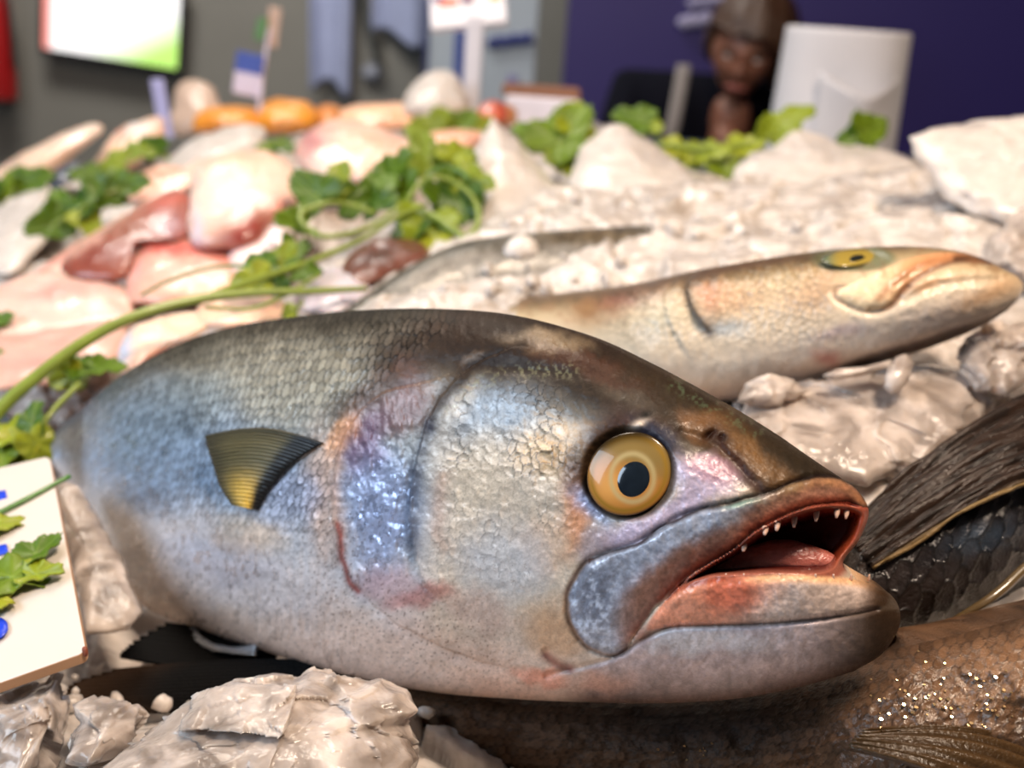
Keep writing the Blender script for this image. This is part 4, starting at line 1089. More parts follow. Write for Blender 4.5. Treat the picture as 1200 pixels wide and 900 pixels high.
def brown_fish():
    st = [(300, 790, 300, 835, .55, .008), (400, 792, 400, 870, .54, .018), (520, 800, 520, 930, .525, .03), (660, 806, 650, 990, .51, .04), (800, 806, 800, 1030, .495, .046), (930, 790, 930, 1030, .472, .048), (1040, 762, 1040, 1030, .447, .047), (1120, 744, 1120, 1020, .443, .047), (1230, 716, 1230, 1000, .437, .046), (1380, 684, 1380, 960, .43, .04), (1500, 680, 1500, 900, .425, .025)]
    b = Body(st, 420, 150, None, dull_relief((.0048, .0042), .0006, 41, .003), dull_paint([(0, (54, 38, 27)), (.12, (70, 50, 35)), (.3, (82, 58, 40)), (.6, (62, 44, 30)), (1, (44, 30, 22))], 42, metal=.0, rough=.5, line=.6, coatv=lambda x: .55 * sstep(940, 1080, x), patches=((560, 870, 90, 30, 0, (92, 70, 54), .5), (820, 850, 220, 50, 0, (26, 20, 18), .9), (1160, 790, 130, 60, -10, (124, 88, 58), .7))))  # two patches put light into the colour: jaw's shadow dark, lit right flank lighter
    root = thing('brown_fish', 'brown scaled fish with black tail lying under the open mouthed fish', 'fish', at(900, 1000, .46))
    b.build('body', SKIN_WET, root)
    def bt(U, W, s):
        c = srgb(12, 12, 13)[None] * np.ones((len(U), 1)); c = mixc(c, srgb(58, 42, 30), sstep(.6, 1.0, W) * .8)
        return c * (.5 + .6 * s)[:, None], np.stack([.6 + 0 * U, .0 + 0 * U, .0 + 0 * U], 1)
    rt = [at(400, 776, .525), at(395, 790, .52), at(385, 806, .515), at(370, 826, .51)]
    tp = [at(128, 786, .545), at(76, 804, .53), at(72, 822, .52), at(112, 836, .515)]
    fin('tail_fin', rt, tp, SKIN_WET, root, nray=14, nv=50, tint=bt, bulge=.004, ragged=.05, bow=UPV * .006)['label'] = 'black tail fin with brown tip'
    rt = [at(330, 760, .555), at(322, 772, .55), at(310, 784, .54)]
    tp = [at(192, 730, .575), at(150, 754, .56), at(138, 770, .55)]
    fin('fin_lobe', rt, tp, SKIN_WET, root, nray=9, nv=30, tint=lambda U, W, s: bt(U, W * .4, s), bulge=.003, ragged=.05, bow=UPV * .004)
    def yt(U, W, s):
        c = srgb(70, 50, 28)[None] * np.ones((len(U), 1)); return c * (.5 + .5 * s)[:, None], np.stack([.35 + 0 * U, .0 + 0 * U, .3 + 0 * U], 1)
    rt = [at(1010, 858, .388), at(1000, 866, .386), at(994, 876, .384)]
    tp = [at(1240, 880, .40), at(1230, 910, .385), at(1170, 945, .375)]
    add_glints(b, root, 70, (1020, 1195), (768, 862), 4)
    add_glints(b, root, 12, (770, 850), (865, 895), 5)
    fin('pectoral_fin', rt, tp, SKIN_WET, root, nray=5, nv=30, tint=yt, bulge=.006, ragged=.1, ray=.0016)
brown_fish()

# ================================================================== single pieces of ice
def chunk(label, pts, d, gx, gy, thick, mat, seed, facet=.006, fscale=28, rough=.0025, rscale=90, n=110, rings=22, power=.5, sharp=True, group=None, back=1.0):
    o = lump('ice_chunk', pts, d, gx, gy, thick, mat, None, n=n, rings=rings, rough=rough, rscale=rscale, facet=facet, fscale=fscale, power=power, seed=seed, sharp=sharp, back=back)
    return tag(o, label, 'ice', group)
chunk('tall pointed ice block beside the parsley bunch', [(549, 272), (551, 215), (556, 180), (565, 158), (577, 138), (592, 150), (606, 160), (620, 182), (640, 205), (655, 222), (664, 250), (660, 275), (610, 285)], 1.0, .0002, -.0009, .045, ICE_SNOW, 3, rough=.0012, facet=.003, power=.6)
chunk('rounded white ice mound with parsley leaf behind', [(655, 270), (668, 215), (680, 175), (700, 155), (725, 147), (755, 160), (790, 185), (830, 215), (868, 238), (850, 262), (760, 275)], 1.02, .0001, -.0009, .05, ICE_SNOW, 4, rough=.0012, facet=.003, power=.6, sharp=False)
chunk('low wide ice heap in front of the paper roll', [(853, 222), (862, 195), (880, 180), (905, 175), (930, 152), (955, 156), (985, 170), (1040, 176), (1075, 190), (1086, 205), (1078, 226), (1000, 232), (910, 232)], 1.05, 0, -.001, .05, ICE_SNOW, 5, rough=.0012, facet=.003, power=.6)
chunk('large flat ice slab standing up behind the head of the pale fish', [(1062, 160), (1090, 150), (1140, 142), (1200, 136), (1260, 128), (1290, 170), (1280, 250), (1200, 268), (1140, 256), (1105, 235), (1098, 222), (1088, 200), (1072, 185)], .82, -.0001, -.0006, .03, ICE_SNOW, 6, rough=.0012, facet=.003, power=.35)
chunk('smooth ice lump just below the large standing ice slab', [(1150, 330), (1165, 280), (1195, 248), (1240, 240), (1270, 300), (1240, 345)], .74, 0, -.0006, .03, ICE_CLEAR, 7, facet=.006)
chunk('big clear ice block in front of the belly of the large fish', [(120, 905), (150, 880), (180, 862), (215, 830), (245, 806), (275, 792), (320, 786), (352, 790), (368, 780), (392, 792), (420, 806), (440, 800), (470, 812), (488, 834), (470, 850), (486, 868), (500, 890), (490, 930), (300, 950), (140, 940)], .425, .00002, -.00035, .028, ICE_SHADED, 8, facet=.0075, fscale=28, rough=.0018, rscale=100, n=300, rings=60, power=.42)
chunk('rough ice piece beside the black tail fin', [(76, 890), (84, 862), (96, 848), (90, 830), (106, 826), (120, 822), (140, 825), (165, 822), (180, 836), (165, 856), (150, 872), (128, 886), (100, 900)], .445, .0001, -.0004, .014, ICE_SHADED, 9, facet=.005, fscale=36, rough=.0012, rscale=180, n=120, rings=22, power=.42)
chunk('grey ice lump under the price card', [(-30, 905), (-20, 820), (30, 800), (70, 792), (78, 830), (70, 860), (50, 900), (10, 930)], .46, 0, -.0003, .022, ICE_SHADED, 10, facet=.008, rough=.0014, rscale=160)
chunk('broad clear ice slab between the rear fish and the dark fish', [(868, 500), (880, 466), (930, 450), (985, 440), (1040, 430), (1090, 425), (1140, 440), (1165, 470), (1150, 500), (1110, 525), (1060, 555), (1015, 572), (960, 556), (900, 535)], .575, .00003, -.0005, .022, ICE_CLEAR, 11, facet=.005, fscale=20, rough=.0016, rscale=70, n=280, rings=50, power=.4)
chunk('upright ice splinter below the jaw of the rear fish', [(1036, 455), (1040, 430), (1050, 417), (1062, 415), (1070, 424), (1066, 440), (1055, 458), (1044, 462)], .562, 0, -.0002, .006, ICE_CLEAR, 12, facet=.002, rough=.0008, n=48, rings=8)
chunk('thin ice sliver lying under the throat of the rear fish', [(964, 440), (980, 432), (1010, 430), (1042, 422), (1046, 430), (1010, 440), (975, 446)], .568, 0, -.0002, .005, ICE_CLEAR, 13, facet=.001, rough=.0008, n=48, rings=8)
chunk('brownish ice piece at the snout of the rear fish', [(1118, 430), (1130, 395), (1165, 380), (1210, 375), (1240, 400), (1230, 450), (1180, 470), (1140, 460)], .60, 0, -.0004, .022, ICE_CLEAR, 14, facet=.007, rough=.0014, rscale=160)
chunk('ice flake beside the gill of the rear fish', [(866, 470), (876, 450), (900, 440), (930, 446), (950, 458), (930, 470), (890, 476)], .57, 0, -.0003, .01, ICE_CLEAR, 15, facet=.004, rough=.002, n=60, rings=10)
chunk('heap of white ice at the foot of the sign post', [(474, 132), (478, 108), (492, 92), (510, 82), (528, 84), (540, 100), (548, 130), (510, 140)], 1.55, 0, -.001, .05, ICE_SNOW, 16, rough=.0012, facet=.003, sharp=False)
chunk('flat pale ice patch left of the parsley', [(-30, 300), (-10, 255), (30, 226), (66, 232), (70, 262), (48, 292), (10, 322)], 1.12, 0, -.0018, .03, ICE_SNOW, 17, rough=.0012, facet=.003, sharp=False)
chunk('long white ice ridge below the orange fillets', [(176, 222), (198, 186), (230, 162), (270, 148), (302, 147), (312, 158), (296, 178), (250, 196), (212, 218)], 1.32, 0, -.0016, .04, ICE_SNOW, 18, rough=.0012, facet=.003, sharp=False)
chunk('small round ice lump resting on the buried fish', [(588, 300), (596, 280), (612, 274), (628, 282), (632, 298), (612, 308)], .80, 0, -.0002, .012, ICE_SNOW, 19, rough=.0012, facet=.002, n=48, rings=10, sharp=False)

chunk('smooth brownish ice sheet between the price card and the large fish', [(62, 560), (92, 572), (120, 610), (140, 650), (156, 690), (166, 716), (150, 736), (122, 744), (100, 745), (94, 715), (82, 650)], .575, 0, -.0006, .014, ICE_SHADED, 20, facet=.003, fscale=26, rough=.0012, rscale=80, n=140, rings=30, power=.3)
# loose crushed bits: nobody could count them
def crushed_bits():
    rng = np.random.default_rng(5)
    V, F = [], []; off = 0
    ico = bmesh.new(); bmesh.ops.create_icosphere(ico, subdivisions=2, radius=1.0)
    iv = np.array([v.co[:] for v in ico.verts]); jf = np.array([[v.index for v in f.verts] for f in ico.faces]); ico.free()
    areas = [((860, 1190), (400, 560), .0065, 70, .0), ((70, 500), (800, 890), .005, 50, .006), ((100, 170), (580, 720), .006, 60, 0), ((430, 800), (285, 345), .005, 30, 0), ((800, 1160), (245, 290), .005, 14, 0), ((560, 860), (235, 275), .007, 30, 0), ((20, 140), (440, 520), .007, 40, 0)]
    for (xa, xb), (ya, yb), size, cnt, up in areas:
        for k in range(cnt):
            px, py = rng.uniform(xa, xb), rng.uniform(ya, yb)
            o = at(px, py, 1.0) - CAM
            t = .34
            while t < 2.0 and (CAM + o * t)[2] > bed((CAM + o * t)[0], (CAM + o * t)[1]) + .002: t += .004
            p = CAM + o * t
            s = size * rng.uniform(.35, 1.25) * rng.uniform(.6, 1.2, 3)
            q = iv * (1 + .35 * fbm(iv[:, 0] * 1.3 + k * 3.1, iv[:, 1] * 1.3 + px, iv[:, 2] * 1.3, 2, 3))[:, None] * s
            R = np.array(Matrix.Rotation(rng.uniform(0, 6.28), 3, 'Z') @ Matrix.Rotation(rng.uniform(-.8, .8), 3, 'X'))
            V.append(q @ R.T + p + np.array([0, 0, .002 + up])); F.append(jf + off); off += len(iv)
    me = fast_mesh('crushed_ice', np.vstack(V), np.vstack(F))
    tag(link('ice_bits', me, ICE), 'loose crushed ice bits scattered over the ice bed', 'ice', kind='stuff')
crushed_bits()

# ================================================================== cut fish on the left of the counter
FIL = vcol_mat('cut_fish', rough=.34, coat=.25, sss=.2, bump=.35, bscale=180, sscale=.012)
def fillet(name, label, pts, d, thick, base, marks=(), gx=0., gy=-.0011, rim=None, seed=1, cat='fillet', power=.45, rough=.0045, group=None):
    def tint(x, y, r, s):
        n = fbm(x / 22, y / 12, seed=seed); m = fbm(x / 6, y / 14, seed=seed + 3)
        c = srgb(*base)[None] * np.ones((len(x), 1)); c = c * (1 + .16 * n + .08 * m)[:, None]
        if rim is not None: c = mixc(c, srgb(*rim), sstep(.72, .95, r))
        for cx, cy, rx, ry, a, col, k in marks: c = mixc(c, srgb(*col), k * blob(x + 6 * n, y + 6 * m, cx, cy, rx, ry, a))
        return vivid(np.clip(c, .002, .95), 1.02, 1.1, .75)
    o = lump(name, pts, d, gx, gy, thick, FIL, None, n=90, rings=18, rough=rough, rscale=45, power=power, seed=seed, tint=tint)
    return tag(o, label, cat, group)
fillet('fish_fillet', 'thick white fish piece with dark red cut side', [(224, 285), (223, 232), (230, 195), (262, 178), (312, 177), (346, 198), (364, 224), (352, 248), (324, 262), (304, 286), (262, 294)], 1.0, .05, (232, 202, 184),
       ((288, 272, 52, 24, -30, (140, 46, 36), 1.0), (330, 245, 14, 14, 0, (196, 110, 92), .7), (262, 225, 26, 24, 0, (244, 228, 216), .8), (290, 185, 50, 10, 0, (226, 178, 150), .6), (232, 270, 7, 22, 0, (214, 212, 226), .8)), seed=2)
fillet('fish_fillet', 'pink and white fish piece behind the parsley bunch', [(344, 180), (362, 153), (400, 140), (440, 148), (475, 164), (506, 182), (484, 200), (455, 205), (430, 224), (408, 214), (380, 218), (352, 200)], 1.15, .05, (230, 196, 178),
       ((365, 168, 22, 26, 20, (178, 106, 112), .85), (380, 195, 26, 20, 0, (240, 222, 212), .8), (440, 165, 36, 10, 0, (226, 166, 140), .6)), seed=3)
fillet('fish_fillet', 'brown red cut fish piece with pink rim', [(72, 316), (86, 292), (120, 268), (165, 240), (208, 221), (224, 236), (224, 276), (196, 284), (160, 292), (148, 326), (98, 330)], .97, .035, (150, 88, 72),
       ((120, 300, 46, 14, -15, (128, 62, 52), .8), (190, 240, 30, 10, -28, (204, 96, 76), .8), (196, 262, 20, 16, 0, (176, 148, 158), .8), (110, 278, 60, 7, -32, (220, 176, 160), .9), (160, 262, 40, 12, -20, (132, 84, 60), .6)), seed=4)
fillet('fish_fillet', 'rosy curved fish piece under the thin parsley stem', [(150, 350), (150, 312), (172, 286), (215, 279), (262, 290), (298, 302), (296, 330), (262, 352), (205, 358), (168, 356)], .92, .03, (222, 174, 156),
       ((200, 290, 70, 10, 4, (196, 84, 74), .95), (160, 315, 10, 22, 10, (214, 160, 156), .7), (260, 302, 30, 6, 14, (208, 116, 100), .7), (250, 335, 40, 14, 0, (234, 200, 176), .7)), seed=5)
fillet('fish_fillet', 'long thin pale pink fish strip behind the brown red cut piece', [(-30, 372), (30, 326), (100, 278), (180, 230), (222, 192), (238, 186), (230, 214), (170, 250), (110, 292), (60, 334), (-20, 396)], 1.04, .02, (228, 186, 168), ((60, 310, 50, 10, -36, (216, 150, 138), .7),), seed=6)
fillet('fish_fillet', 'wet pale fish slab under the thick parsley stem', [(-30, 352), (50, 318), (120, 326), (152, 344), (160, 372), (130, 392), (70, 402), (-30, 418)], .88, .025, (222, 190, 176), ((80, 340, 60, 12, -6, (178, 126, 120), .55), (110, 358, 14, 8, 0, (250, 240, 230), .6), (40, 395, 60, 8, -6, (240, 222, 206), .7)), seed=7)
fillet('fish_fillet', 'pinkish grey fish slab beside the tail of the large fish', [(-30, 400), (50, 388), (130, 374), (150, 390), (146, 424), (100, 442), (40, 452), (-30, 456)], .80, .022, (210, 172, 158), ((60, 425, 60, 12, -6, (186, 140, 132), .6),), seed=8)
fillet('fish_fillet', 'cream fish end with bluish edge above the back of the large fish', [(140, 432), (144, 395), (170, 376), (212, 368), (252, 372), (236, 392), (200, 408), (168, 428), (150, 440)], .765, .018, (234, 206, 184), ((147, 410, 9, 26, 12, (178, 190, 212), .9), (180, 416, 34, 7, -28, (160, 74, 62), .8)), seed=9)
fillet('fish_fillet', 'pale long fillet by the wall side end of the counter', [(-20, 214), (20, 184), (70, 158), (108, 145), (120, 154), (92, 178), (52, 206), (-10, 236)], 1.5, .05, (226, 198, 178), ((90, 158, 26, 5, -24, (246, 236, 226), .8), (60, 190, 40, 7, -30, (178, 136, 104), .6)), seed=10)
fillet('fish_fillet', 'pale fillet with white top beside the price tag stick', [(104, 208), (116, 180), (136, 154), (160, 143), (188, 138), (193, 162), (172, 186), (136, 208)], 1.42, .045, (228, 190, 166), ((160, 150, 26, 6, -12, (232, 232, 230), .9), (140, 150, 8, 8, 0, (206, 130, 96), .7), (115, 190, 8, 14, 20, (120, 96, 80), .7)), seed=11)
fillet('fish_fillet', 'peach coloured strip between parsley and white ice ridge', [(142, 222), (176, 198), (222, 196), (226, 214), (196, 226), (156, 238)], 1.24, .03, (226, 180, 158), ((190, 205, 22, 4, 0, (180, 126, 104), .6),), seed=12)
fillet('fish_fillet', 'small pink strip behind the parsley tips', [(468, 172), (490, 160), (530, 153), (566, 157), (552, 174), (508, 182)], 1.38, .03, (228, 178, 156), seed=13)
fillet('fish_fillet', 'long peach fillet at the foot of the white ice heap', [(398, 140), (404, 126), (440, 121), (498, 122), (542, 134), (504, 150), (444, 154), (410, 152)], 1.55, .04, (232, 186, 152), ((450, 140, 20, 6, 0, (206, 128, 96), .7), (480, 128, 40, 5, 0, (238, 206, 176), .6)), seed=14)
fillet('fish_fillet', 'brown orange strip beside the white box', [(496, 150), (516, 138), (556, 128), (590, 122), (606, 132), (596, 148), (550, 154)], 1.5, .035, (186, 136, 92), seed=15)
fillet('shellfish_piece', 'small red shellfish piece in front of the sign post', [(560, 136), (564, 122), (578, 116), (592, 124), (596, 138), (580, 146)], 1.46, .025, (182, 92, 68), seed=16, cat='seafood')
fillet('smoked_fillet', 'flat orange smoked fillet beside the beige packet', [(226, 152), (232, 133), (258, 125), (300, 127), (308, 140), (300, 152), (260, 155)], 1.68, .05, (222, 152, 62), ((265, 146, 40, 5, 0, (178, 108, 36), .7),), seed=17, group=None)
fillet('smoked_fillet', 'rounded orange smoked fillet under the blue tag', [(303, 154), (304, 126), (328, 116), (360, 119), (374, 134), (368, 150), (336, 156)], 1.66, .05, (224, 154, 60), ((335, 146, 34, 6, 0, (158, 96, 36), .8),), seed=18)
fillet('smoked_fillet', 'small orange brown smoked fillet end', [(368, 146), (370, 128), (386, 122), (402, 128), (400, 142), (384, 150)], 1.68, .04, (204, 134, 66), seed=19)
fillet('fish_fillet', 'dark brown red piece under the parsley bunch', [(396, 336), (408, 304), (440, 284), (482, 282), (506, 298), (470, 318), (424, 338)], .86, .02, (112, 68, 54), ((440, 300, 30, 8, -20, (70, 40, 34), .7),), seed=20)
fillet('fish_fillet', 'bluish white piece below the parsley bunch', [(346, 360), (356, 332), (388, 314), (424, 320), (434, 342), (404, 364), (370, 370)], .82, .02, (206, 198, 206), ((385, 345, 26, 8, -10, (170, 150, 160), .6),), seed=21)
fillet('fish_fillet', 'pale pink piece between the red cut side and parsley', [(268, 318), (276, 284), (298, 262), (318, 236), (346, 244), (352, 276), (336, 312), (300, 326)], .95, .025, (230, 204, 200), ((322, 262, 10, 22, 0, (236, 228, 240), .8), (320, 300, 12, 16, 0, (150, 70, 60), .5)), seed=22)
fillet('fish_fillet', 'peach piece just above the back of the large fish', [(228, 374), (246, 352), (292, 344), (342, 358), (338, 376), (290, 386), (244, 384)], .80, .02, (232, 194, 168), ((300, 360, 30, 5, 0, (176, 120, 100), .5),), seed=23)
fillet('fish_fillet', 'dark grey skinned end beside the far parsley sprig', [(52, 214), (66, 198), (90, 190), (98, 200), (84, 214), (64, 222)], 1.3, .02, (74, 78, 92), seed=24)

# ================================================================== parsley
LEAF = vcol_mat('parsley_leaf', rough=.45, bump=.4, bscale=200, sss=.0, coat=.05, spec=.3)
STEM = plain('parsley_stem', (124, 140, 50), rough=.38, noise=.16, nscale=60, coat=.2)
STEM_D = plain('parsley_stem_dark', (70, 118, 44), rough=.4, noise=.16, nscale=60, coat=.2)
_lr = np.random.default_rng(21)
def leaf(px, py, size, ang, d, parent, tone=0.0, tilt=None, lobes=3, wid=1.0, seed=None, flat=0.55, normal=None):
    """toothed, lobed leaflet: (px, py) its middle, size its length in pixels at distance d, ang its direction in the picture plane (0 right, 90 up)"""
    sd = int(_lr.integers(1, 9999)) if seed is None else seed
    rg = np.random.default_rng(sd)
    nphi, nr = 72, 9
    ph = np.linspace(-math.pi, math.pi, nphi, endpoint=False)
    r = .43 + .085 * np.cos(lobes * ph) + .05 * np.cos(ph)
    r = r * (1 + .13 * (np.abs(((ph * 13 / math.pi + rg.uniform()) % 1) - .5) * 2 - .5)) * (1 - .35 * np.exp(-((np.abs(ph) - math.pi) / .35) ** 2))
    rr = np.linspace(0, 1, nr + 1)[1:]
    L = size * (.92 if d > .8 else 1.08) * d / FPX
    if tilt is None: tilt = rg.normal(0, .35, 2)
    n = -FWD * flat + np.array([0, 0, 1]) * (1 - flat) + RGT * tilt[0] + UPV * tilt[1] * .6
    if normal is not None: n = np.asarray(normal, float)
    n /= np.linalg.norm(n)
    a = math.radians(ang); e1 = math.cos(a) * RGT + math.sin(a) * UPV
    e1 = e1 - n * (e1 @ n); e1 /= np.linalg.norm(e1); e2 = np.cross(n, e1)
    cen = at(px, py, d)
    P = [cen[None]]; U = [np.zeros((1, 2))]
    k1, k2, k3 = rg.uniform(.1, .5), rg.uniform(-.45, .25), rg.uniform(0, 6)
    for q in rr:
        u = q * r * np.cos(ph) * 1.15; w = q * r * np.sin(ph) * wid
        z = k1 * np.abs(w) * .8 + k2 * (u * u) * 1.6 + .045 * np.sin(ph * 7 + k3) * q ** 2 - .03 * np.exp(-(w / .02) ** 2)
        P.append(cen + L * (u[:, None] * e1 + w[:, None] * e2 + z[:, None] * n)); U.append(np.stack([u, w], 1))
    P = np.vstack(P); U = np.vstack(U); m = len(P)
    k = np.arange(nphi); kk = (k + 1) % nphi
    T = np.stack([np.zeros(nphi, int), 1 + k, 1 + kk], 1)
    Q = np.vstack([np.stack([1 + i * nphi + k, 1 + (i + 1) * nphi + k, 1 + (i + 1) * nphi + kk, 1 + i * nphi + kk], 1) for i in range(nr - 1)])
    rim = 1 + (nr - 1) * nphi + k; rim2 = 1 + (nr - 1) * nphi + kk
    th = n * .0005
    V = np.vstack([P + th, P - th])
    me = fast_mesh('leaf', V, [np.vstack([Q, Q[:, ::-1] + m, np.stack([rim, rim + m, rim2 + m, rim2], 1)]), np.vstack([T, T[:, ::-1] + m])])
    c = srgb(90, 114, 16)[None] * np.ones((m, 1))
    nn = fbm(U[:, 0] * 9, U[:, 1] * 9, seed=sd % 50)
    c = c * (1.25 + .4 * nn)[:, None]; tone = tone + rg.normal(.1, .22)
    c = mixc(c, srgb(44, 74, 8), np.clip(.45 - tone, 0, .85) * np.ones(m))
    c = mixc(c, srgb(156, 152, 34), np.clip(tone, 0, 1) * np.ones(m))
    vein = np.exp(-(U[:, 1] / .012) ** 2) + .6 * np.exp(-((np.abs(U[:, 1]) - np.abs(U[:, 0]) * .8) / .012) ** 2)
    c = mixc(c, srgb(142, 164, 84), np.clip(vein, 0, 1) * .5)
    set_col(me, 'tint', np.vstack([c, mixc(c, srgb(116, 132, 40), np.full(m, .4))]))
    return link('leaf', me, LEAF, parent)
def stem(pts, rad, parent, mat=None):
    """pts: (px, py, d); rad in metres"""
    return tube('stem', [at(*p) for p in pts], rad, mat or STEM, parent, n=10)

# the long sprig that reaches from the card to the bunch
s = thing('parsley_sprig', 'long thick parsley stem arching over the cut fish to a leafy end', 'parsley', at(100, 400, .72))
stem([(-30, 520, .66), (0, 480, .67), (40, 444, .68), (100, 400, .695), (160, 370, .71), (230, 351, .73), (300, 343, .75), (370, 341, .77), (430, 338, .79)], [.0046, .0042, .0036, .003, .002], s)
stem([(232, 352, .73), (280, 335, .76), (330, 318, .79), (380, 300, .82), (425, 280, .85), (462, 256, .88), (500, 240, .90)], [.0028, .0024, .002, .0018], s)
stem([(165, 346, .80), (200, 328, .80), (245, 314, .80), (290, 312, .80), (320, 322, .79)], [.0012, .0014, .0016], s, STEM_D)
stem([(240, 360, .735), (290, 362, .745), (330, 348, .76), (375, 322, .80)], [.0014, .0014, .0014], s)
for a in ((306, 312, 40, 150, .80, .0), (330, 305, 44, 60, .81, .1), (345, 366, 34, -80, .775, -.1), (300, 328, 46, 190, .785, .2), (352, 318, 40, 30, .80, -.2), (322, 330, 36, 100, .79, -.3)): leaf(*a[:5], s, tone=a[5])
s = thing('parsley_bunch', 'leafy parsley bunch lying over the cut fish beside the pointed ice block', 'parsley', at(480, 290, .90))
stem([(360, 268, .88), (352, 258, .89), (358, 247, .90), (385, 238, .91), (410, 240, .92), (440, 250, .92)], [.0022, .0024, .0022, .002], s)
stem([(362, 268, .88), (376, 277, .87), (410, 274, .88), (440, 262, .90), (478, 235, .92)], [.0022, .0024, .0022, .002], s)
stem([(478, 235, .92), (492, 215, .93), (510, 208, .93), (535, 215, .93), (556, 235, .92), (560, 262, .90), (545, 282, .885)], [.002, .0022, .002, .0022, .003], s)
stem([(500, 205, .94), (520, 196, .95), (545, 205, .94), (556, 225, .93)], [.0016, .0018, .0018], s, STEM_D)
stem([(480, 250, .91), (505, 252, .90), (530, 268, .885), (545, 280, .88)], [.003, .0036, .003], s)
for a in ((372, 228, 70, 140, .93, -.2), (395, 222, 60, 80, .95, .0), (350, 262, 56, 200, .90, -.1), (345, 290, 44, 250, .88, -.3), (412, 236, 60, 20, .94, -.3), (440, 240, 56, -10, .93, -.4), (462, 205, 74, 150, .95, -.1), (450, 215, 60, 210, .96, -.2), (500, 188, 66, 100, .97, .05), (535, 182, 58, 60, .97, .1), (530, 190, 50, 20, .97, -.1), (520, 230, 84, -40, .935, -.2), (540, 240, 76, -70, .93, -.4), (500, 268, 90, -100, .90, .15), (478, 225, 60, 170, .94, -.1), (512, 280, 60, -70, .89, .3), (550, 215, 60, -30, .95, -.1), (482, 275, 60, -110, .90, -.1)): leaf(*a[:5], s, tone=a[5])
s = thing('parsley_leaf', 'dark green parsley leaf upright behind the white ice mound', 'parsley', at(655, 200, 1.10))
for a in ((655, 165, 96, 60, 1.10, -.1), (628, 165, 60, 130, 1.11, .1), (665, 185, 60, -60, 1.09, .15), (672, 148, 60, 80, 1.11, -.2)): leaf(*a[:5], s, tone=a[5])
stem([(655, 205, 1.10), (652, 180, 1.095), (658, 160, 1.095)], [.002, .0016, .001], s)
s = thing('parsley_sprig', 'parsley sprig lying between two ice mounds before the seated person', 'parsley', at(840, 200, 1.12))
stem([(768, 168, 1.13), (800, 172, 1.12), (840, 173, 1.115), (880, 168, 1.12), (915, 155, 1.13)], [.0022, .003, .003, .0026, .002], s)
stem([(800, 172, 1.12), (830, 182, 1.115), (850, 195, 1.11)], [.002, .002, .0016], s)
for a in ((748, 143, 56, 160, 1.14, .15), (760, 150, 40, 100, 1.14, .1), (920, 146, 66, 35, 1.13, .05), (900, 155, 50, 60, 1.13, .1), (848, 198, 54, -60, 1.11, -.2), (830, 180, 50, -30, 1.115, .3), (790, 175, 50, -20, 1.125, .3), (870, 172, 46, 10, 1.12, .1), (812, 186, 44, 200, 1.12, .25)): leaf(*a[:5], s, tone=a[5])
s = thing('parsley_leaf', 'single parsley leaf in front of the paper roll', 'parsley', at(1012, 170, 1.12))
for a in ((1012, 154, 60, 20, 1.12, .1), (1003, 158, 40, 200, 1.12, .05)): leaf(*a[:5], s, tone=a[5], flat=.8)
stem([(1012, 176, 1.12), (1011, 165, 1.12), (1012, 155, 1.12)], [.0014, .0012, .001], s)
s = thing('parsley_sprig', 'dark parsley sprig with flat leaves on the cut fish by the grey skinned end', 'parsley', at(95, 260, 1.1))
stem([(60, 265, 1.10), (85, 250, 1.10), (110, 232, 1.10), (140, 222, 1.11)], [.002, .002, .0016], s)
for a in ((62, 262, 60, 210, 1.10, -.2), (75, 248, 56, 120, 1.11, -.1), (105, 238, 70, 60, 1.10, -.3), (118, 228, 60, 20, 1.10, -.4), (145, 220, 56, 5, 1.12, -.2), (100, 255, 50, -60, 1.09, .1)): leaf(*a[:5], s, tone=a[5])
s = thing('parsley_leaf', 'parsley tuft at the far left end beside the pale long fillet', 'parsley', at(20, 230, 1.28))
for a in ((30, 217, 60, 20, 1.28, -.1), (8, 226, 50, 190, 1.27, -.3), (-5, 230, 50, 200, 1.27, -.3)): leaf(*a[:5], s, tone=a[5])
s = thing('parsley_leaf', 'parsley tuft between the pale fillet with white top and the white ice ridge', 'parsley', at(150, 195, 1.3))
for a in ((135, 192, 50, 200, 1.30, .0), (165, 181, 50, 20, 1.31, .1), (180, 174, 40, 20, 1.32, .15), (105, 206, 40, 200, 1.28, .0)): leaf(*a[:5], s, tone=a[5])
s = thing('parsley_leaf', 'small parsley tuft by the rounded orange smoked fillet', 'parsley', at(332, 180, 1.28))
for a in ((332, 172, 36, 80, 1.28, -.1), (318, 176, 36, 170, 1.28, .1)): leaf(*a[:5], s, tone=a[5])
s = thing('parsley_leaf', 'flat parsley tuft between the peach fillets and the pointed ice block', 'parsley', at(520, 152, 1.4))
for a in ((510, 153, 60, 180, 1.4, .0), (535, 148, 50, 20, 1.41, .1), (560, 150, 40, 0, 1.42, .2)): leaf(*a[:5], s, tone=a[5])
s = thing('parsley_sprig', 'parsley sprig tucked behind the price card under the thick stem', 'parsley', at(40, 520, .66))
stem([(10, 535, .655), (40, 508, .66), (65, 478, .67), (95, 448, .69), (118, 430, .70)], [.0022, .002, .0018, .0014], s)
for a in ((12, 510, 60, 200, .66, .35), (20, 528, 56, 250, .655, .2), (38, 498, 46, 100, .66, -.3), (40, 520, 50, -60, .65, .4), (95, 432, 44, 140, .70, .1), (118, 434, 44, 10, .695, -.2), (84, 440, 40, 200, .70, .2), (5, 535, 50, 270, .65, .1)): leaf(*a[:5], s, tone=a[5])
s = thing('parsley_leaf', 'stray parsley tips at the edge of the pale fish slabs', 'parsley', at(0, 385, .85))
for a in ((-6, 378, 40, 20, .84, -.1), (-4, 430, 36, 100, .78, -.1)): leaf(*a[:5], s, tone=a[5])

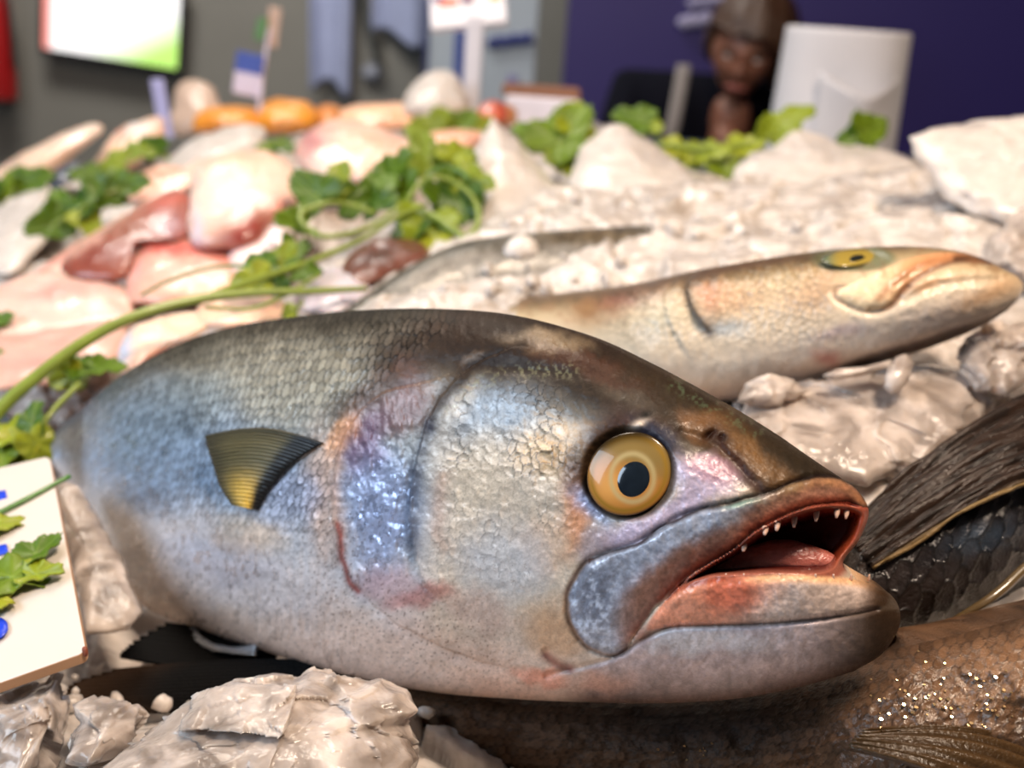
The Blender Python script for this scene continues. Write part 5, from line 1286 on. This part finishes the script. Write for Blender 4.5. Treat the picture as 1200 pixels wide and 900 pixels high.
# ================================================================== price card
CARD = plain('white_plastic', (206, 197, 187), rough=.28, noise=.02, nscale=40, coat=.3)
INK = plain('blue_ink', (20, 60, 200), rough=.4, noise=.03)
def card_pt(u, v, lift=0.0):
    """u: 0 at the right edge to 1 far left, v: 0 at the upper edge to 1 at the lower edge"""
    a = at(58, 534, .60); b = at(101, 764, .455); c = at(-200, 595, .58); d_ = at(-190, 868, .445)
    p = a * (1 - u) * (1 - v) + b * (1 - u) * v + c * u * (1 - v) + d_ * u * v
    n = np.cross(b - a, c - a); n /= np.linalg.norm(n)
    if n @ FWD > 0: n = -n
    return p + n * lift
def price_card():
    root = thing('price_card', 'thick white price card with blue handwriting stuck in the ice', 'price card', card_pt(.3, 1))
    bm = bmesh.new()
    ring = []
    n = 6; r = .03
    corners = [(0, 0), (1, 0), (1, 1), (0, 1)]
    for (cu, cv) in corners:
        su = 1 if cu == 0 else -1; sv = 1 if cv == 0 else -1
        arc = [math.pi / 2 * k / n for k in range(n + 1)]
        pts = [(cu + su * r * (1 - math.cos(t)), cv + sv * r * (1 - math.sin(t))) for t in arc]
        if (cu, cv) in ((0, 0), (1, 1)): pts = pts[::-1] if (cu, cv) == (0, 0) else pts[::-1]
        if (cu, cv) == (0, 0): pts = sorted(pts, key=lambda p: (-p[1], p[0]))
        if (cu, cv) == (1, 0): pts = sorted(pts, key=lambda p: (p[0], p[1]))
        if (cu, cv) == (1, 1): pts = sorted(pts, key=lambda p: (p[1], -p[0]))
        if (cu, cv) == (0, 1): pts = sorted(pts, key=lambda p: (-p[0], -p[1]))
        ring += pts
    top = [bm.verts.new(card_pt(u, v)) for u, v in ring]
    bot = [bm.verts.new(card_pt(u, v, -.0055)) for u, v in ring]
    bm.faces.new(top); bm.faces.new(bot[::-1])
    for i in range(len(ring)):
        j = (i + 1) % len(ring); bm.faces.new((top[i], top[j], bot[j], bot[i]))
    bmesh.ops.recalc_face_normals(bm, faces=bm.faces)
    me = bpy.data.meshes.new('board'); bm.to_mesh(me); bm.free()
    o = link('board', me, CARD, root)
    me.materials.append(plain('card_edge', (188, 142, 104), rough=.5))  # brown reflection painted into the colour of the board's sides
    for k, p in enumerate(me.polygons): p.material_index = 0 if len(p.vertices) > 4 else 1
    bv = o.modifiers.new('edge', 'BEVEL'); bv.width = .0006; bv.segments = 2; bv.limit_method = 'ANGLE'
    nn_ = np.cross(card_pt(0, 1) - card_pt(0, 0), card_pt(1, 0) - card_pt(0, 0)); nn_ *= -np.sign(nn_ @ FWD); nn_ /= np.linalg.norm(nn_)
    def uv_of(px, py):
        """the card's own coordinates of a mark seen at (px, py)"""
        u, v = .3, .5
        o_ = at(px, py, 1.0) - CAM
        for _ in range(12):
            p = card_pt(u, v); t = ((p - CAM) @ nn_) / (o_ @ nn_); q = CAM + o_ * t - p
            eu = card_pt(u + .01, v) - p; ev = card_pt(u, v + .01) - p
            A = np.stack([eu, ev], 1); d_ = np.linalg.lstsq(A, q, rcond=None)[0]; u += d_[0] * .01; v += d_[1] * .01
        return u, v
    def stroke(pts, w, lift=.0007):
        """a flat pen stroke lying on the board"""
        c = spline(np.array(pts, float), np.linspace(0, len(pts) - 1, len(pts) * 6))
        t = np.gradient(c, axis=0); t /= np.linalg.norm(t, axis=1)[:, None] + 1e-9; nn = np.stack([-t[:, 1], t[:, 0]], 1)
        a, b = c + nn * w, c - nn * w
        P = np.stack([[card_pt(*uv_of(*p), lift) for p in a], [card_pt(*uv_of(*p), lift) for p in c], [card_pt(*uv_of(*p), lift) for p in b]], 1)
        sheet('ink_stroke', P, .0003, INK, root)
    stroke([(-60, 612), (-30, 598), (-8, 585), (8, 580)], 5)
    stroke([(-60, 660), (-30, 657), (-8, 652), (11, 647)], 5.5, .0025)
    stroke([(-60, 772), (-30, 764), (-8, 752), (4, 744), (3, 737), (-12, 736), (-40, 742)], 7, .003)
    stroke([(-80, 620), (-78, 680), (-90, 760)], 6)
    lump('rust_spot', [(96, 760), (100, 757), (103, 761), (103, 768), (98, 769)], .456, 0, 0, .0018, plain('rust', (120, 58, 34), rough=.7, noise=.2), root, n=20, rings=4)
price_card()
CARD_D = lambda px, py: float(np.interp(py, [534, 764], [.60, .455])) - .003
s = thing('parsley_sprig', 'green parsley leaf and cut stem lying on the white price card', 'parsley', at(20, 660, .525))
stem([(-40, 622, CARD_D(0, 622)), (-5, 603, CARD_D(0, 603) - .002), (40, 580, CARD_D(0, 580) - .004), (82, 558, CARD_D(0, 558) - .004)], [.0016, .0014, .0013, .0013], s, STEM_D)
_cn = np.cross(card_pt(0, 1) - card_pt(0, 0), card_pt(1, 0) - card_pt(0, 0)); _cn *= -np.sign(_cn @ FWD); _cn /= np.linalg.norm(_cn)
for (lx, ly, sz, an, tn, wd, sd_) in ((14, 677, 88, 24, .12, .85, 5), (42, 650, 50, 72, -.02, 1.0, 8), (42, 674, 48, 4, .2, .9, 9), (-6, 616, 50, 50, .25, .9, 11), (-4, 704, 44, 230, .2, 1.0, 13)):
    p = None
    o_ = at(lx, ly, 1.0) - CAM; c0_ = card_pt(0, 0); t_ = ((c0_ - CAM) @ _cn) / (o_ @ _cn)
    leaf(lx, ly, sz, an, t_ - .006, s, tone=tn, wid=wd, seed=sd_, normal=_cn)

# ================================================================== things along the back of the counter
def lathe(name, prof, cen, mat, parent=None, n=56, fn=None):
    """prof: (radius, height) pairs; cen: base centre"""
    a = np.linspace(0, 2 * math.pi, n, endpoint=False)
    V = []
    for r, h in prof:
        rr = np.full(n, r) if fn is None else r * (1 + fn(a, h))
        V.append(np.stack([cen[0] + rr * np.cos(a), cen[1] + rr * np.sin(a), np.full(n, cen[2] + h)], 1))
    V = np.vstack(V); m = len(prof); k = np.arange(n); k2 = (k + 1) % n
    F = np.vstack([np.stack([i * n + k, i * n + k2, (i + 1) * n + k2, (i + 1) * n + k], 1) for i in range(m - 1)])
    V = np.vstack([V, [[cen[0], cen[1], cen[2] + prof[0][1]], [cen[0], cen[1], cen[2] + prof[-1][1]]]])
    T = np.vstack([np.stack([np.full(n, m * n), k2, k], 1), np.stack([np.full(n, m * n + 1), (m - 1) * n + k, (m - 1) * n + k2], 1)])
    return link(name, fast_mesh(name, V, [F, T]), mat, parent)
LEDGE = .118
lg = tag(box('work_ledge', (.75, 1.72, LEDGE - .03), (1.35, .34, .06), plain('dark_ledge', (56, 70, 74), rough=.35), None, .006), 'dark work ledge behind the ice carrying the paper roll', 'shelf')
PAPER = plain('paper_towel', (196, 194, 198), rough=.8, noise=.02, nscale=120, bump=.15, bscale=300)
pr = thing('paper_roll', 'big white paper towel roll standing behind the ice', 'paper roll', (.462, 1.68, LEDGE))
def dent(a, h): return -.09 * np.exp(-((a - 4.5) / .55) ** 2) * math.exp(-((h - .13) / .05) ** 2) + .006 * np.sin(a * 2 + 1) 
lathe('roll_body', [(.03, 0), (.092, 0), (.096, .004)] + [(.096 - .006 * t, .004 + .19 * t) for t in np.linspace(.05, 1, 26)] + [(.087, .196), (.024, .196)], (.462, 1.68, LEDGE), PAPER, pr, fn=dent)
lathe('core', [(.017, .15), (.024, .15), (.024, .1965), (.021, .1967)], (.462, 1.68, LEDGE), plain('cardboard', (150, 116, 82), rough=.8), pr)
# loose sheet end hanging as a fold on the roll
def fold():
    t = np.linspace(-.55, .62, 26); q = np.linspace(0, 1, 14)
    P = np.zeros((26, 14, 3))
    for i, a in enumerate(t):
        for j, w in enumerate(q):
            h = .012 + (.095 + .06 * abs(a - .02) ** 1.2) * (1 - w)
            r = .0975 + .034 * (1 - w) ** 1.5 * math.exp(-(a / .45) ** 2)
            ang = -math.pi / 2 + a
            P[i, j] = (.462 + r * math.cos(ang), 1.68 + r * math.sin(ang), LEDGE + h)
    sheet('loose_sheet', P, .0012, PAPER, pr)
fold()
# white sign on a post
WHITE = plain('white_metal', (214, 212, 220), rough=.35, noise=.02)
b0 = at(552, 128, 1.66)
sg = thing('counter_sign', 'white sign plate with coloured print on a white post', 'sign', b0)
tp = at(556, 34, 1.66)
post = box('post', ((b0 + tp) / 2 + np.array([0, 0, -.04])), (.026, .026, tp[2] - b0[2] + .12), WHITE, sg, .003)
cen = at(549, 12, 1.64)
plate = box('plate', cen, (.118, .014, .062), WHITE, sg, .003, rot=(math.radians(-35), math.radians(-9), 0))
for (dx, dz, w, h, c) in ((-.03, .012, .03, .014, (206, 96, 60)), (.0, .016, .02, .02, (96, 56, 90)), (.042, .016, .016, .016, (226, 160, 50)), (-.045, .02, .02, .01, (70, 66, 120))):
    m = box('print_patch', (0, 0, 0), (w, .001, h), plain('sign_print', c, rough=.4), sg, .0)
    m.parent = plate; m.matrix_parent_inverse = Matrix.Identity(4); m.location = (dx, -.0076, dz)
# tag on a stick with two little boards
TAGW = plain('tag_white', (206, 196, 214), rough=.4, noise=.1, nscale=30)
TAGB = plain('tag_blue', (66, 84, 160), rough=.4, noise=.1)
tb = at(303, 135, 1.66)
tg = thing('price_tag', 'blue and white tag with a leafy pick stuck in the orange smoked fillet', 'price tag', tb)
tube('stick', [tb - np.array([0, 0, .02]), at(306, 100, 1.66), at(312, 60, 1.66), at(318, 14, 1.66)], [.004, .0035, .003, .0025], TAGW, tg)
pb = box('tag_board', at(291, 88, 1.655), (.043, .004, .062), TAGW, tg, .002, rot=(0, math.radians(8), 0))
ub = box('tag_band', (0, 0, 0), (.0432, .0046, .03), TAGB, tg, .001); ub.parent = pb; ub.matrix_parent_inverse = Matrix.Identity(4); ub.location = (0, -.0004, .018)
box('tag_flag', at(320, 32, 1.66), (.02, .004, .06), plain('tag_skin', (186, 158, 140), rough=.5), tg, .002, rot=(0, math.radians(8), 0))
box('tag_leaf', at(306, 34, 1.655), (.016, .004, .036), plain('tag_green', (92, 132, 84), rough=.5), tg, .004, rot=(0, math.radians(14), 0))
o = thing('price_tag', 'plain lilac tag strip standing between the far fillets', 'price tag', at(194, 152, 1.55))
box('strip', at(190, 128, 1.55), (.02, .004, .085), plain('tag_lilac', (166, 164, 204), rough=.45), o, .002, rot=(0, math.radians(-8), 0))
# beige packet
def packet():
    t = lump('packet', [(202, 156), (201, 128), (206, 104), (222, 96), (240, 97), (252, 110), (262, 134), (258, 154), (230, 160)], 1.75, 0, -.0006, .04, plain('beige_film', (190, 164, 146), rough=.4, noise=.1, nscale=40, bump=.5, bscale=60, coat=.3), None, n=64, rings=14, rough=.008, rscale=30)
    tag(t, 'crumpled beige packet behind the orange smoked fillets', 'packet')
packet()
# white box with a brown lid
bx = thing('foam_box', 'white box with a brown board on top beside the sign post', 'box', at(640, 145, 1.62))
bc = at(634, 132, 1.66); box('box_body', bc, (.11, .08, .05), plain('foam', (214, 208, 218), rough=.6), bx, .004)
box('lid_board', at(634, 107, 1.67), (.12, .09, .014), plain('brown_board', (128, 84, 58), rough=.6), bx, .002)

# ================================================================== on the far wall
def wallpt(px, py, y):
    o = at(px, py, 1.0) - CAM; return CAM + o * ((y - CAM[1]) / o[1])
# television
tv = thing('television', 'lit flat television hanging on the grey wall', 'television', wallpt(135, 70, 4.2))
c0, c1 = wallpt(58, 64, 4.12), wallpt(214, 76, 4.12)
W = c1[0] - c0[0]; H = W * .58; zb = min(c0[2], c1[2]) - .005
cx = (c0[0] + c1[0]) / 2
ROTTV = (0, math.radians(5), 0)
tvc = np.array([cx, 4.12, (c0[2] + c1[2]) / 2 + H / 2])
fr = box('frame', tvc, (W + .03, .05, H + .03), plain('black_plastic', (26, 26, 30), rough=.3), tv, .006, rot=ROTTV)
def screen_mat():
    m, nt, b = new_mat('tv_picture')
    tc = N(nt, 'ShaderNodeTexCoord'); sp = N(nt, 'ShaderNodeSeparateXYZ'); nt.links.new(tc.outputs['Generated'], sp.inputs[0])
    nz = N(nt, 'ShaderNodeTexNoise'); nz.inputs['Scale'].default_value = 5.0; nt.links.new(tc.outputs['Generated'], nz.inputs['Vector'])
    # green pitch low at the right, bright haze elsewhere, a red strip at the left side
    g = N(nt, 'ShaderNodeMath', operation='SUBTRACT'); nt.links.new(sp.outputs['X'], g.inputs[0]); nt.links.new(sp.outputs['Z'], g.inputs[1])
    r1 = N(nt, 'ShaderNodeValToRGB'); r1.color_ramp.elements[0].position = .30; r1.color_ramp.elements[1].position = .72
    r1.color_ramp.elements[0].color = (1, .97, .95, 1); r1.color_ramp.elements[1].color = (.46, .78, .16, 1); nt.links.new(g.outputs[0], r1.inputs[0])
    r2 = N(nt, 'ShaderNodeValToRGB'); r2.color_ramp.elements[0].position = .02; r2.color_ramp.elements[1].position = .09
    r2.color_ramp.elements[0].color = (.8, .2, .16, 1); r2.color_ramp.elements[1].color = (1, 1, 1, 1); nt.links.new(sp.outputs['X'], r2.inputs[0])
    mx = N(nt, 'ShaderNodeMix', data_type='RGBA', blend_type='MULTIPLY'); mx.inputs[0].default_value = 1
    nt.links.new(r1.outputs[0], mx.inputs[6]); nt.links.new(r2.outputs[0], mx.inputs[7])
    nt.links.new(mx.outputs[2], b.inputs['Emission Color']); b.inputs['Emission Strength'].default_value = 1.35
    b.inputs['Base Color'].default_value = (.02, .02, .02, 1); b.inputs['Roughness'].default_value = .15
    return m
scn = box('screen', tvc + np.array([0, -.022, .004]), (W - .002, .012, H), screen_mat(), tv, 0, rot=ROTTV)
# fire extinguisher
eb = wallpt(14, 116, 4.1)
fe = thing('fire_extinguisher', 'dark red fire extinguisher on the grey wall', 'extinguisher', eb)
RED = plain('red_enamel', (150, 18, 20), rough=.3, noise=.05, coat=.5)
lathe('cylinder', [(.03, 0), (.058, .0), (.062, .012), (.062, .33), (.055, .37), (.03, .40), (.02, .42)], eb + np.array([-.02, -.04, 0]), RED, fe, n=32)
lathe('valve', [(.018, .42), (.022, .425), (.022, .46), (.012, .47)], eb + np.array([-.02, -.04, 0]), plain('valve_black', (26, 26, 28), rough=.4), fe, n=20)
box('label_plate', eb + np.array([-.055, -.10, .18]), (.05, .012, .12), plain('extinguisher_label', (190, 190, 196), rough=.5), fe, .003)
tube('hose', [eb + np.array([-.02, -.05, .45]), eb + np.array([.03, -.07, .42]), eb + np.array([.05, -.07, .3]), eb + np.array([.045, -.06, .12])], [.009, .009], plain('hose_black', (30, 26, 26), rough=.5), fe)
# cloths hanging on the wall
CLOTH = plain('blue_cloth', (150, 158, 190), rough=.85, noise=.08, nscale=8, bump=.2, bscale=20)
def cloth(label, pxs, ybot, ytop, seed):
    nx, nz = 40, 40
    x0, x1 = wallpt(pxs[0], 50, 4.1)[0], wallpt(pxs[1], 50, 4.1)[0]
    zb = wallpt((pxs[0] + pxs[1]) / 2, ybot, 4.1)[2]; zt = wallpt((pxs[0] + pxs[1]) / 2, ytop, 4.1)[2]
    u = np.linspace(0, 1, nx); w = np.linspace(0, 1, nz); U, W_ = np.meshgrid(u, w, indexing='ij')
    P = np.stack([x0 + (x1 - x0) * (U * (.9 + .1 * W_) + .05 * (1 - W_)), 4.13 - .02 * np.cos(U * 6 + seed) - .006 * np.cos(U * 15 + W_ * 2), zb + (zt - zb) * W_ - .03 * np.cos(U * 5 + seed) * (1 - W_)], 2)
    return tag(sheet('hanging_cloth', P, .006, CLOTH, None), label, 'cloth')
cloth('long blue grey apron hanging on the wall', (360, 412), 104, -160, 1)
cloth('short blue grey cloth hanging beside the dark strap', (430, 500), 45, -160, 2)
sp = thing('hanging_strap', 'dark strap with a grey buckle hanging between the two wall cloths', 'strap', wallpt(424, 0, 4.15))
tube('strap', [wallpt(418, -60, 4.12), wallpt(424, 0, 4.12), wallpt(434, 40, 4.12), wallpt(444, 76, 4.12)], [.012, .012, .012, .014], plain('dark_strap', (48, 52, 52), rough=.7), sp)
lump('buckle', [(424, 90), (426, 78), (436, 74), (446, 78), (446, 90), (436, 94)], 4.02, 0, 0, .02, plain('buckle_grey', (112, 116, 130), rough=.4), sp, n=32, rings=6)
# roll-up banner before the wall
bn = thing('banner', 'pale blue display banner with dark blue edge and script line', 'banner', wallpt(566, 120, 3.1) * np.array([1, 1, 0]) + np.array([0, 0, FLOOR_Z]))
xa, xb = wallpt(499, 60, 3.1)[0], wallpt(628, 60, 3.1)[0]
def bannerbit(name, pxa, pxb, pya, pyb, mat, off, tilt=0.0):
    a, b = wallpt(pxa, pya, 3.1), wallpt(pxb, pyb, 3.1)
    m = (a + b) / 2
    return box(name, (m[0], 3.1 - off, m[2]), (abs(b[0] - a[0]), .008, abs(a[2] - b[2])), mat, bn, .0, rot=(0, tilt, 0))
BPALE = plain('banner_pale', (156, 166, 176), rough=.5, noise=.08, nscale=4); BNAVY = plain('banner_navy', (30, 42, 104), rough=.5); BDARK = plain('banner_dark', (58, 78, 112), rough=.5, noise=.2)
box('panel', ((xa + xb) / 2, 3.1, .35), (xb - xa, .02, 2.4), BPALE, bn, .004)
bannerbit('navy_stripe', 499, 512, 140, -300, BNAVY, .012)
bannerbit('blue_field', 530, 546, 110, 36, plain('banner_blue', (54, 72, 140), rough=.5), .0125)
# the blurred script line across the banner, as flat lettering-like strokes
def script(px0, px1, py, amp, rad, mat, parent, y, n, slope=0.0):
    for k in range(n):
        x = px0 + (px1 - px0) * (k + .5) / n; w = (px1 - px0) / n
        z = py + slope * (x - px0)
        tube('script_stroke', [wallpt(x - w * .4, z + amp * .3, y), wallpt(x - w * .1, z - amp * (1 if k % 2 else .6), y), wallpt(x + w * .15, z + amp * .5, y), wallpt(x + w * .45, z - amp * .2, y)], [rad, rad], mat, parent, n=6, seg=4)
script(572, 624, 52, 7, .010, BNAVY, bn, 3.085, 6, -.12)
bannerbit('figure_mark', 594, 606, 106, 88, plain('banner_violet', (120, 116, 160), rough=.5), .0125)
# lettering on the purple wall
lt = thing('wall_lettering', 'blurred white lettering on the purple wall above the seated person', 'lettering', wallpt(822, 30, 2.98))
LET = plain('white_letter', (150, 146, 176), rough=.6)
script(796, 860, 28, 7, .011, LET, lt, 2.985, 7, -.16)
script(806, 866, 6, 4, .008, LET, lt, 2.985, 6, -.16)

# ================================================================== the person seated behind the counter
def skin_figure(name, verts, edges, radii, mat, parent, sub=2, root_i=0):
    me = bpy.data.meshes.new(name); me.from_pydata([tuple(map(float, v)) for v in verts], edges, []); me.update()
    o = bpy.data.objects.new(name, me); COL.objects.link(o)
    sk = o.modifiers.new('skin', 'SKIN'); sk.use_smooth_shade = True
    for i, r in enumerate(radii):
        me.skin_vertices[0].data[i].radius = (r, r) if np.ndim(r) == 0 else r
    me.skin_vertices[0].data[root_i].use_root = True
    sb = o.modifiers.new('sub', 'SUBSURF'); sb.levels = sub; sb.render_levels = sub
    me.materials.append(mat)
    o.parent = parent; o.matrix_parent_inverse = parent.matrix_basis.inverted()
    return o
def person():
    face = at(872, 78, 2.25)                                   # middle of the face
    hx, hy, hz = face[0] + .012, face[1] + .085, face[2] + .02
    base = np.array([hx, hy + .12, FLOOR_Z])
    P = thing('person', 'person in dark navy top with brown hair looking down behind the paper roll', 'person', base)
    SK = plain('person_skin', (122, 78, 60), rough=.5, noise=.06, nscale=20, sss=.1)
    NV = plain('navy_fabric', (9, 10, 20), spec=.1, rough=.9, noise=.1, nscale=60, bump=.2, bscale=200)
    HR = plain('brown_hair', (58, 34, 18), rough=.45, noise=.3, nscale=60, bump=.6, bscale=160)
    # head: one surface shaped from a ball: skull, jaw, nose, brow, lips, chin and neck, tilted to look down
    bm = bmesh.new(); bmesh.ops.create_uvsphere(bm, u_segments=64, v_segments=48, radius=1.0)
    co = np.array([v.co[:] for v in bm.verts])
    x, y, z = co.T.copy()
    f = np.clip(-y, 0, 1)                                      # front
    X = x * .074 * (1 - .28 * sstep(.1, -1, z) * 1.0); Y = y * .094; Z = z * .115
    Y = np.where(y < 0, Y * (1 - .10 * sstep(-.2, -1, z)), Y)
    Y += np.where((y > 0) & (z < -.2), -.03 * sstep(-.2, -.9, z), 0)
    g = lambda cx, cz, sx, sz: np.exp(-((x - cx) / sx) ** 2 - ((z - cz) / sz) ** 2) * (y < 0)
    Y -= .022 * g(0, -.16, .13, .12) + .012 * g(0, .0, .09, .16)            # nose and its bridge
    Y += .010 * (g(.36, .06, .18, .11) + g(-.36, .06, .18, .11))             # eye sockets
    Y -= .006 * g(0, .22, .6, .08)                                           # brow
    Y -= .006 * g(0, -.42, .22, .045) + .006 * g(0, -.52, .2, .05)           # lips
    Y += .004 * g(0, -.47, .2, .018)
    Y -= .010 * g(0, -.78, .26, .14)                                         # chin
    V = np.stack([X, Y, Z], 1)
    tilt = np.array(Matrix.Rotation(math.radians(24), 3, 'X')) @ np.array(Matrix.Rotation(math.radians(-12), 3, 'Z'))
    H0 = np.array([hx, hy, hz + .02])
    def put(v): return np.asarray(v) @ tilt.T + H0
    for v, c in zip(bm.verts, put(V)): v.co = c
    me = bpy.data.meshes.new('head'); bm.to_mesh(me); bm.free()
    me.polygons.foreach_set('use_smooth', np.full(len(me.polygons), True))
    hd = link('head', me, SK, P)
    for s in (-1, 1):
        lump_ = bmesh.new(); bmesh.ops.create_uvsphere(lump_, u_segments=16, v_segments=12, radius=1)
        for v in lump_.verts: v.co = put([[s * .076 + v.co.x * .008, .012 + v.co.y * .02, -.005 + v.co.z * .032]])[0]
        m2 = bpy.data.meshes.new('ear'); lump_.to_mesh(m2); lump_.free(); link('ear', m2, SK, hd)
        for nm, rx, rz, yy, mt in (('eye', .013, .0065, -.077, plain('eye_white', (190, 180, 172), rough=.3)), ('eyebrow', .02, .0035, -.0885, HR)):
            q = bmesh.new(); bmesh.ops.create_uvsphere(q, u_segments=16, v_segments=10, radius=1)
            zz = .006 if nm == 'eye' else .028
            for v in q.verts: v.co = put([[s * .028 + v.co.x * rx, yy + v.co.y * .005 + .25 * abs(s * .028 + v.co.x * rx) * .35, zz + v.co.z * rz]])[0]
            m3 = bpy.data.meshes.new(nm); q.to_mesh(m3); q.free(); link(nm, m3, mt, hd)
    q = bmesh.new(); bmesh.ops.create_uvsphere(q, u_segments=20, v_segments=10, radius=1)
    for v in q.verts: v.co = put([[v.co.x * .024, -.0905 + v.co.y * .004 + .3 * abs(v.co.x * .024) * .5, -.055 + v.co.z * .007]])[0]
    m3 = bpy.data.meshes.new('mouth'); q.to_mesh(m3); q.free(); link('mouth', m3, plain('lips', (150, 84, 74), rough=.45), hd)
    # hair: thick cap with a fringe over the forehead
    bm = bmesh.new(); bmesh.ops.create_uvsphere(bm, u_segments=72, v_segments=48, radius=1.0)
    co = np.array([v.co[:] for v in bm.verts]); x, y, z = co.T
    r = 1 + .05 * fbm(x * 3 + 5, y * 3, z * 1.2, 3, 9) + .03 * fbm(np.arctan2(x, y) * 12, z * 2, octaves=2, seed=4)
    low = np.where(y < -.25, .22 + .10 * np.abs(x), -.62)                       # how far the hair comes down
    low = np.interp(y, [-1, -.45, -.1, .3, 1], [.50, .40, -.30, -.6, -.62])
    low = low + np.where(x > .3, -.45 * sstep(.3, .8, x), 0); zz = np.maximum(z, low + .12 * fbm(x * 7, y * 7, seed=3))
    V = np.stack([x * .102 * r + .012, y * .114 * r + .004, zz * .128 * r + .006], 1)
    for v, c in zip(bm.verts, put(V)): v.co = c
    me = bpy.data.meshes.new('hair'); bm.to_mesh(me); bm.free(); me.polygons.foreach_set('use_smooth', np.full(len(me.polygons), True))
    link('hair', me, HR, hd)
    # body in one skinned surface: pelvis on the stool, torso leaning forwards, arms to the lap
    pel = np.array([hx - .04, hy + .24, hz - .60]); ch = np.array([hx - .04, hy + .19, hz - .16]); nk = np.array([hx, hy + .075, hz - .15])
    vs = [pel, (pel + ch) / 2, ch, nk + np.array([0, .015, -.045])]; ed = [(0, 1), (1, 2), (2, 3)]; rd = [(.16, .12), (.15, .115), (.165, .11), (.075, .07)]
    for s in (-1, 1):
        i = len(vs); sh = np.array([hx - .045 + s * .18, hy + .16, hz - .10])
        vs += [sh, np.array([hx - .04 + s * .235, hy + .05, hz - .40]), np.array([hx + s * .15, hy - .16, hz - .52])]
        ed += [(2, i), (i, i + 1), (i + 1, i + 2)]; rd += [.07, .052, .04]
        i = len(vs)
        vs += [pel + np.array([s * .10, -.02, -.03]), pel + np.array([s * .13, -.42, -.01]), pel + np.array([s * .13, -.40, -.47])]
        ed += [(0, i), (i, i + 1), (i + 1, i + 2)]; rd += [.095, .075, .05]
    skin_figure('clothing', vs, ed, rd, NV, P)
    skin_figure('neck', [nk + np.array([0, .03, -.06]), nk, nk + np.array([0, .0, .07])], [(0, 1), (1, 2)], [.055, .052, .05], SK, P)
    # bare skin in the open collar
    q = bmesh.new(); bmesh.ops.create_uvsphere(q, u_segments=24, v_segments=16, radius=1)
    for v in q.verts: v.co = Vector(nk + np.array([-.008, -.012, -.06])) + Vector((v.co.x * .032 * (1 + .6 * v.co.z), v.co.y * .05, v.co.z * .07))
    m3 = bpy.data.meshes.new('throat'); q.to_mesh(m3); q.free(); m3.polygons.foreach_set('use_smooth', np.full(len(m3.polygons), True)); link('throat', m3, SK, P)
    for s in (-1, 1):                                          # collar flaps
        a = nk + np.array([s * .075, .0, -.04]); b = nk + np.array([s * .012, -.085, -.155])
        Pq = np.array([[a + (b - a) * t + np.array([s * .045 * (1 - .5 * t) * w, -.012 * math.sin(w * 3), -.035 * w]) for w in np.linspace(0, 1, 6)] for t in np.linspace(0, 1, 8)])
        sheet('collar', Pq, .006, NV, P)
        # hand: palm with five bent fingers
        wr = np.array([hx + s * .15, hy - .16, hz - .52]); fw = np.array([-s * .35, -.9, -.15]); fw /= np.linalg.norm(fw); sd = np.cross(fw, [0, 0, 1]); sd /= np.linalg.norm(sd); dn = np.array([0, 0, -1.0])
        vs = [wr, wr + fw * .05, wr + fw * .085]; ed = [(0, 1), (1, 2)]; rd = [(.03, .02), (.036, .016), (.034, .014)]
        for k, (off, L) in enumerate(((-.028, .062), (-.010, .072), (.009, .068), (.026, .052))):
            i = len(vs); p = wr + fw * .088 + sd * off
            vs += [p, p + fw * L * .5 + dn * .008, p + fw * L * .8 + dn * .026]; ed += [(2, i), (i, i + 1), (i + 1, i + 2)]; rd += [.0105, .0095, .008]
        i = len(vs); p = wr + fw * .035 - sd * s * .034
        vs += [p, p + fw * .03 - sd * s * .018 + dn * .006, p + fw * .055 - sd * s * .018 + dn * .014]; ed += [(1, i), (i, i + 1), (i + 1, i + 2)]; rd += [.0125, .011, .009]
        skin_figure('hand', vs, ed, rd, SK, P, 1)
    # grey strap of an apron over the shoulder
    a = np.array([hx - .12, hy + .05, hz - .03])
    Pq = np.array([[a + np.array([.03 * w - .03 * t, -.075 * math.sin(min(1, t * 1.3) * 1.4), -.20 * t]) for w in np.linspace(-.5, .5, 4)] for t in np.linspace(0, 1, 10)])
    sheet('apron_strap', Pq, .006, plain('grey_strap', (120, 114, 112), rough=.8), P)
    st = thing('stool', 'round stool under the seated person', 'stool', (pel[0], pel[1], FLOOR_Z))
    lathe('seat', [(.05, -.04), (.17, -.04), (.18, -.02), (.17, 0), (.03, .005)], (pel[0], pel[1], pel[2] - .125), plain('stool_seat', (60, 56, 54), rough=.6), st, n=32)
    for k in range(4):
        a = k * math.pi / 2 + .78
        tube('leg', [np.array([pel[0] + .12 * math.cos(a), pel[1] + .12 * math.sin(a), pel[2] - .15]), np.array([pel[0] + .18 * math.cos(a), pel[1] + .18 * math.sin(a), FLOOR_Z + .001])], [.014, .014], STEEL, st)
person()
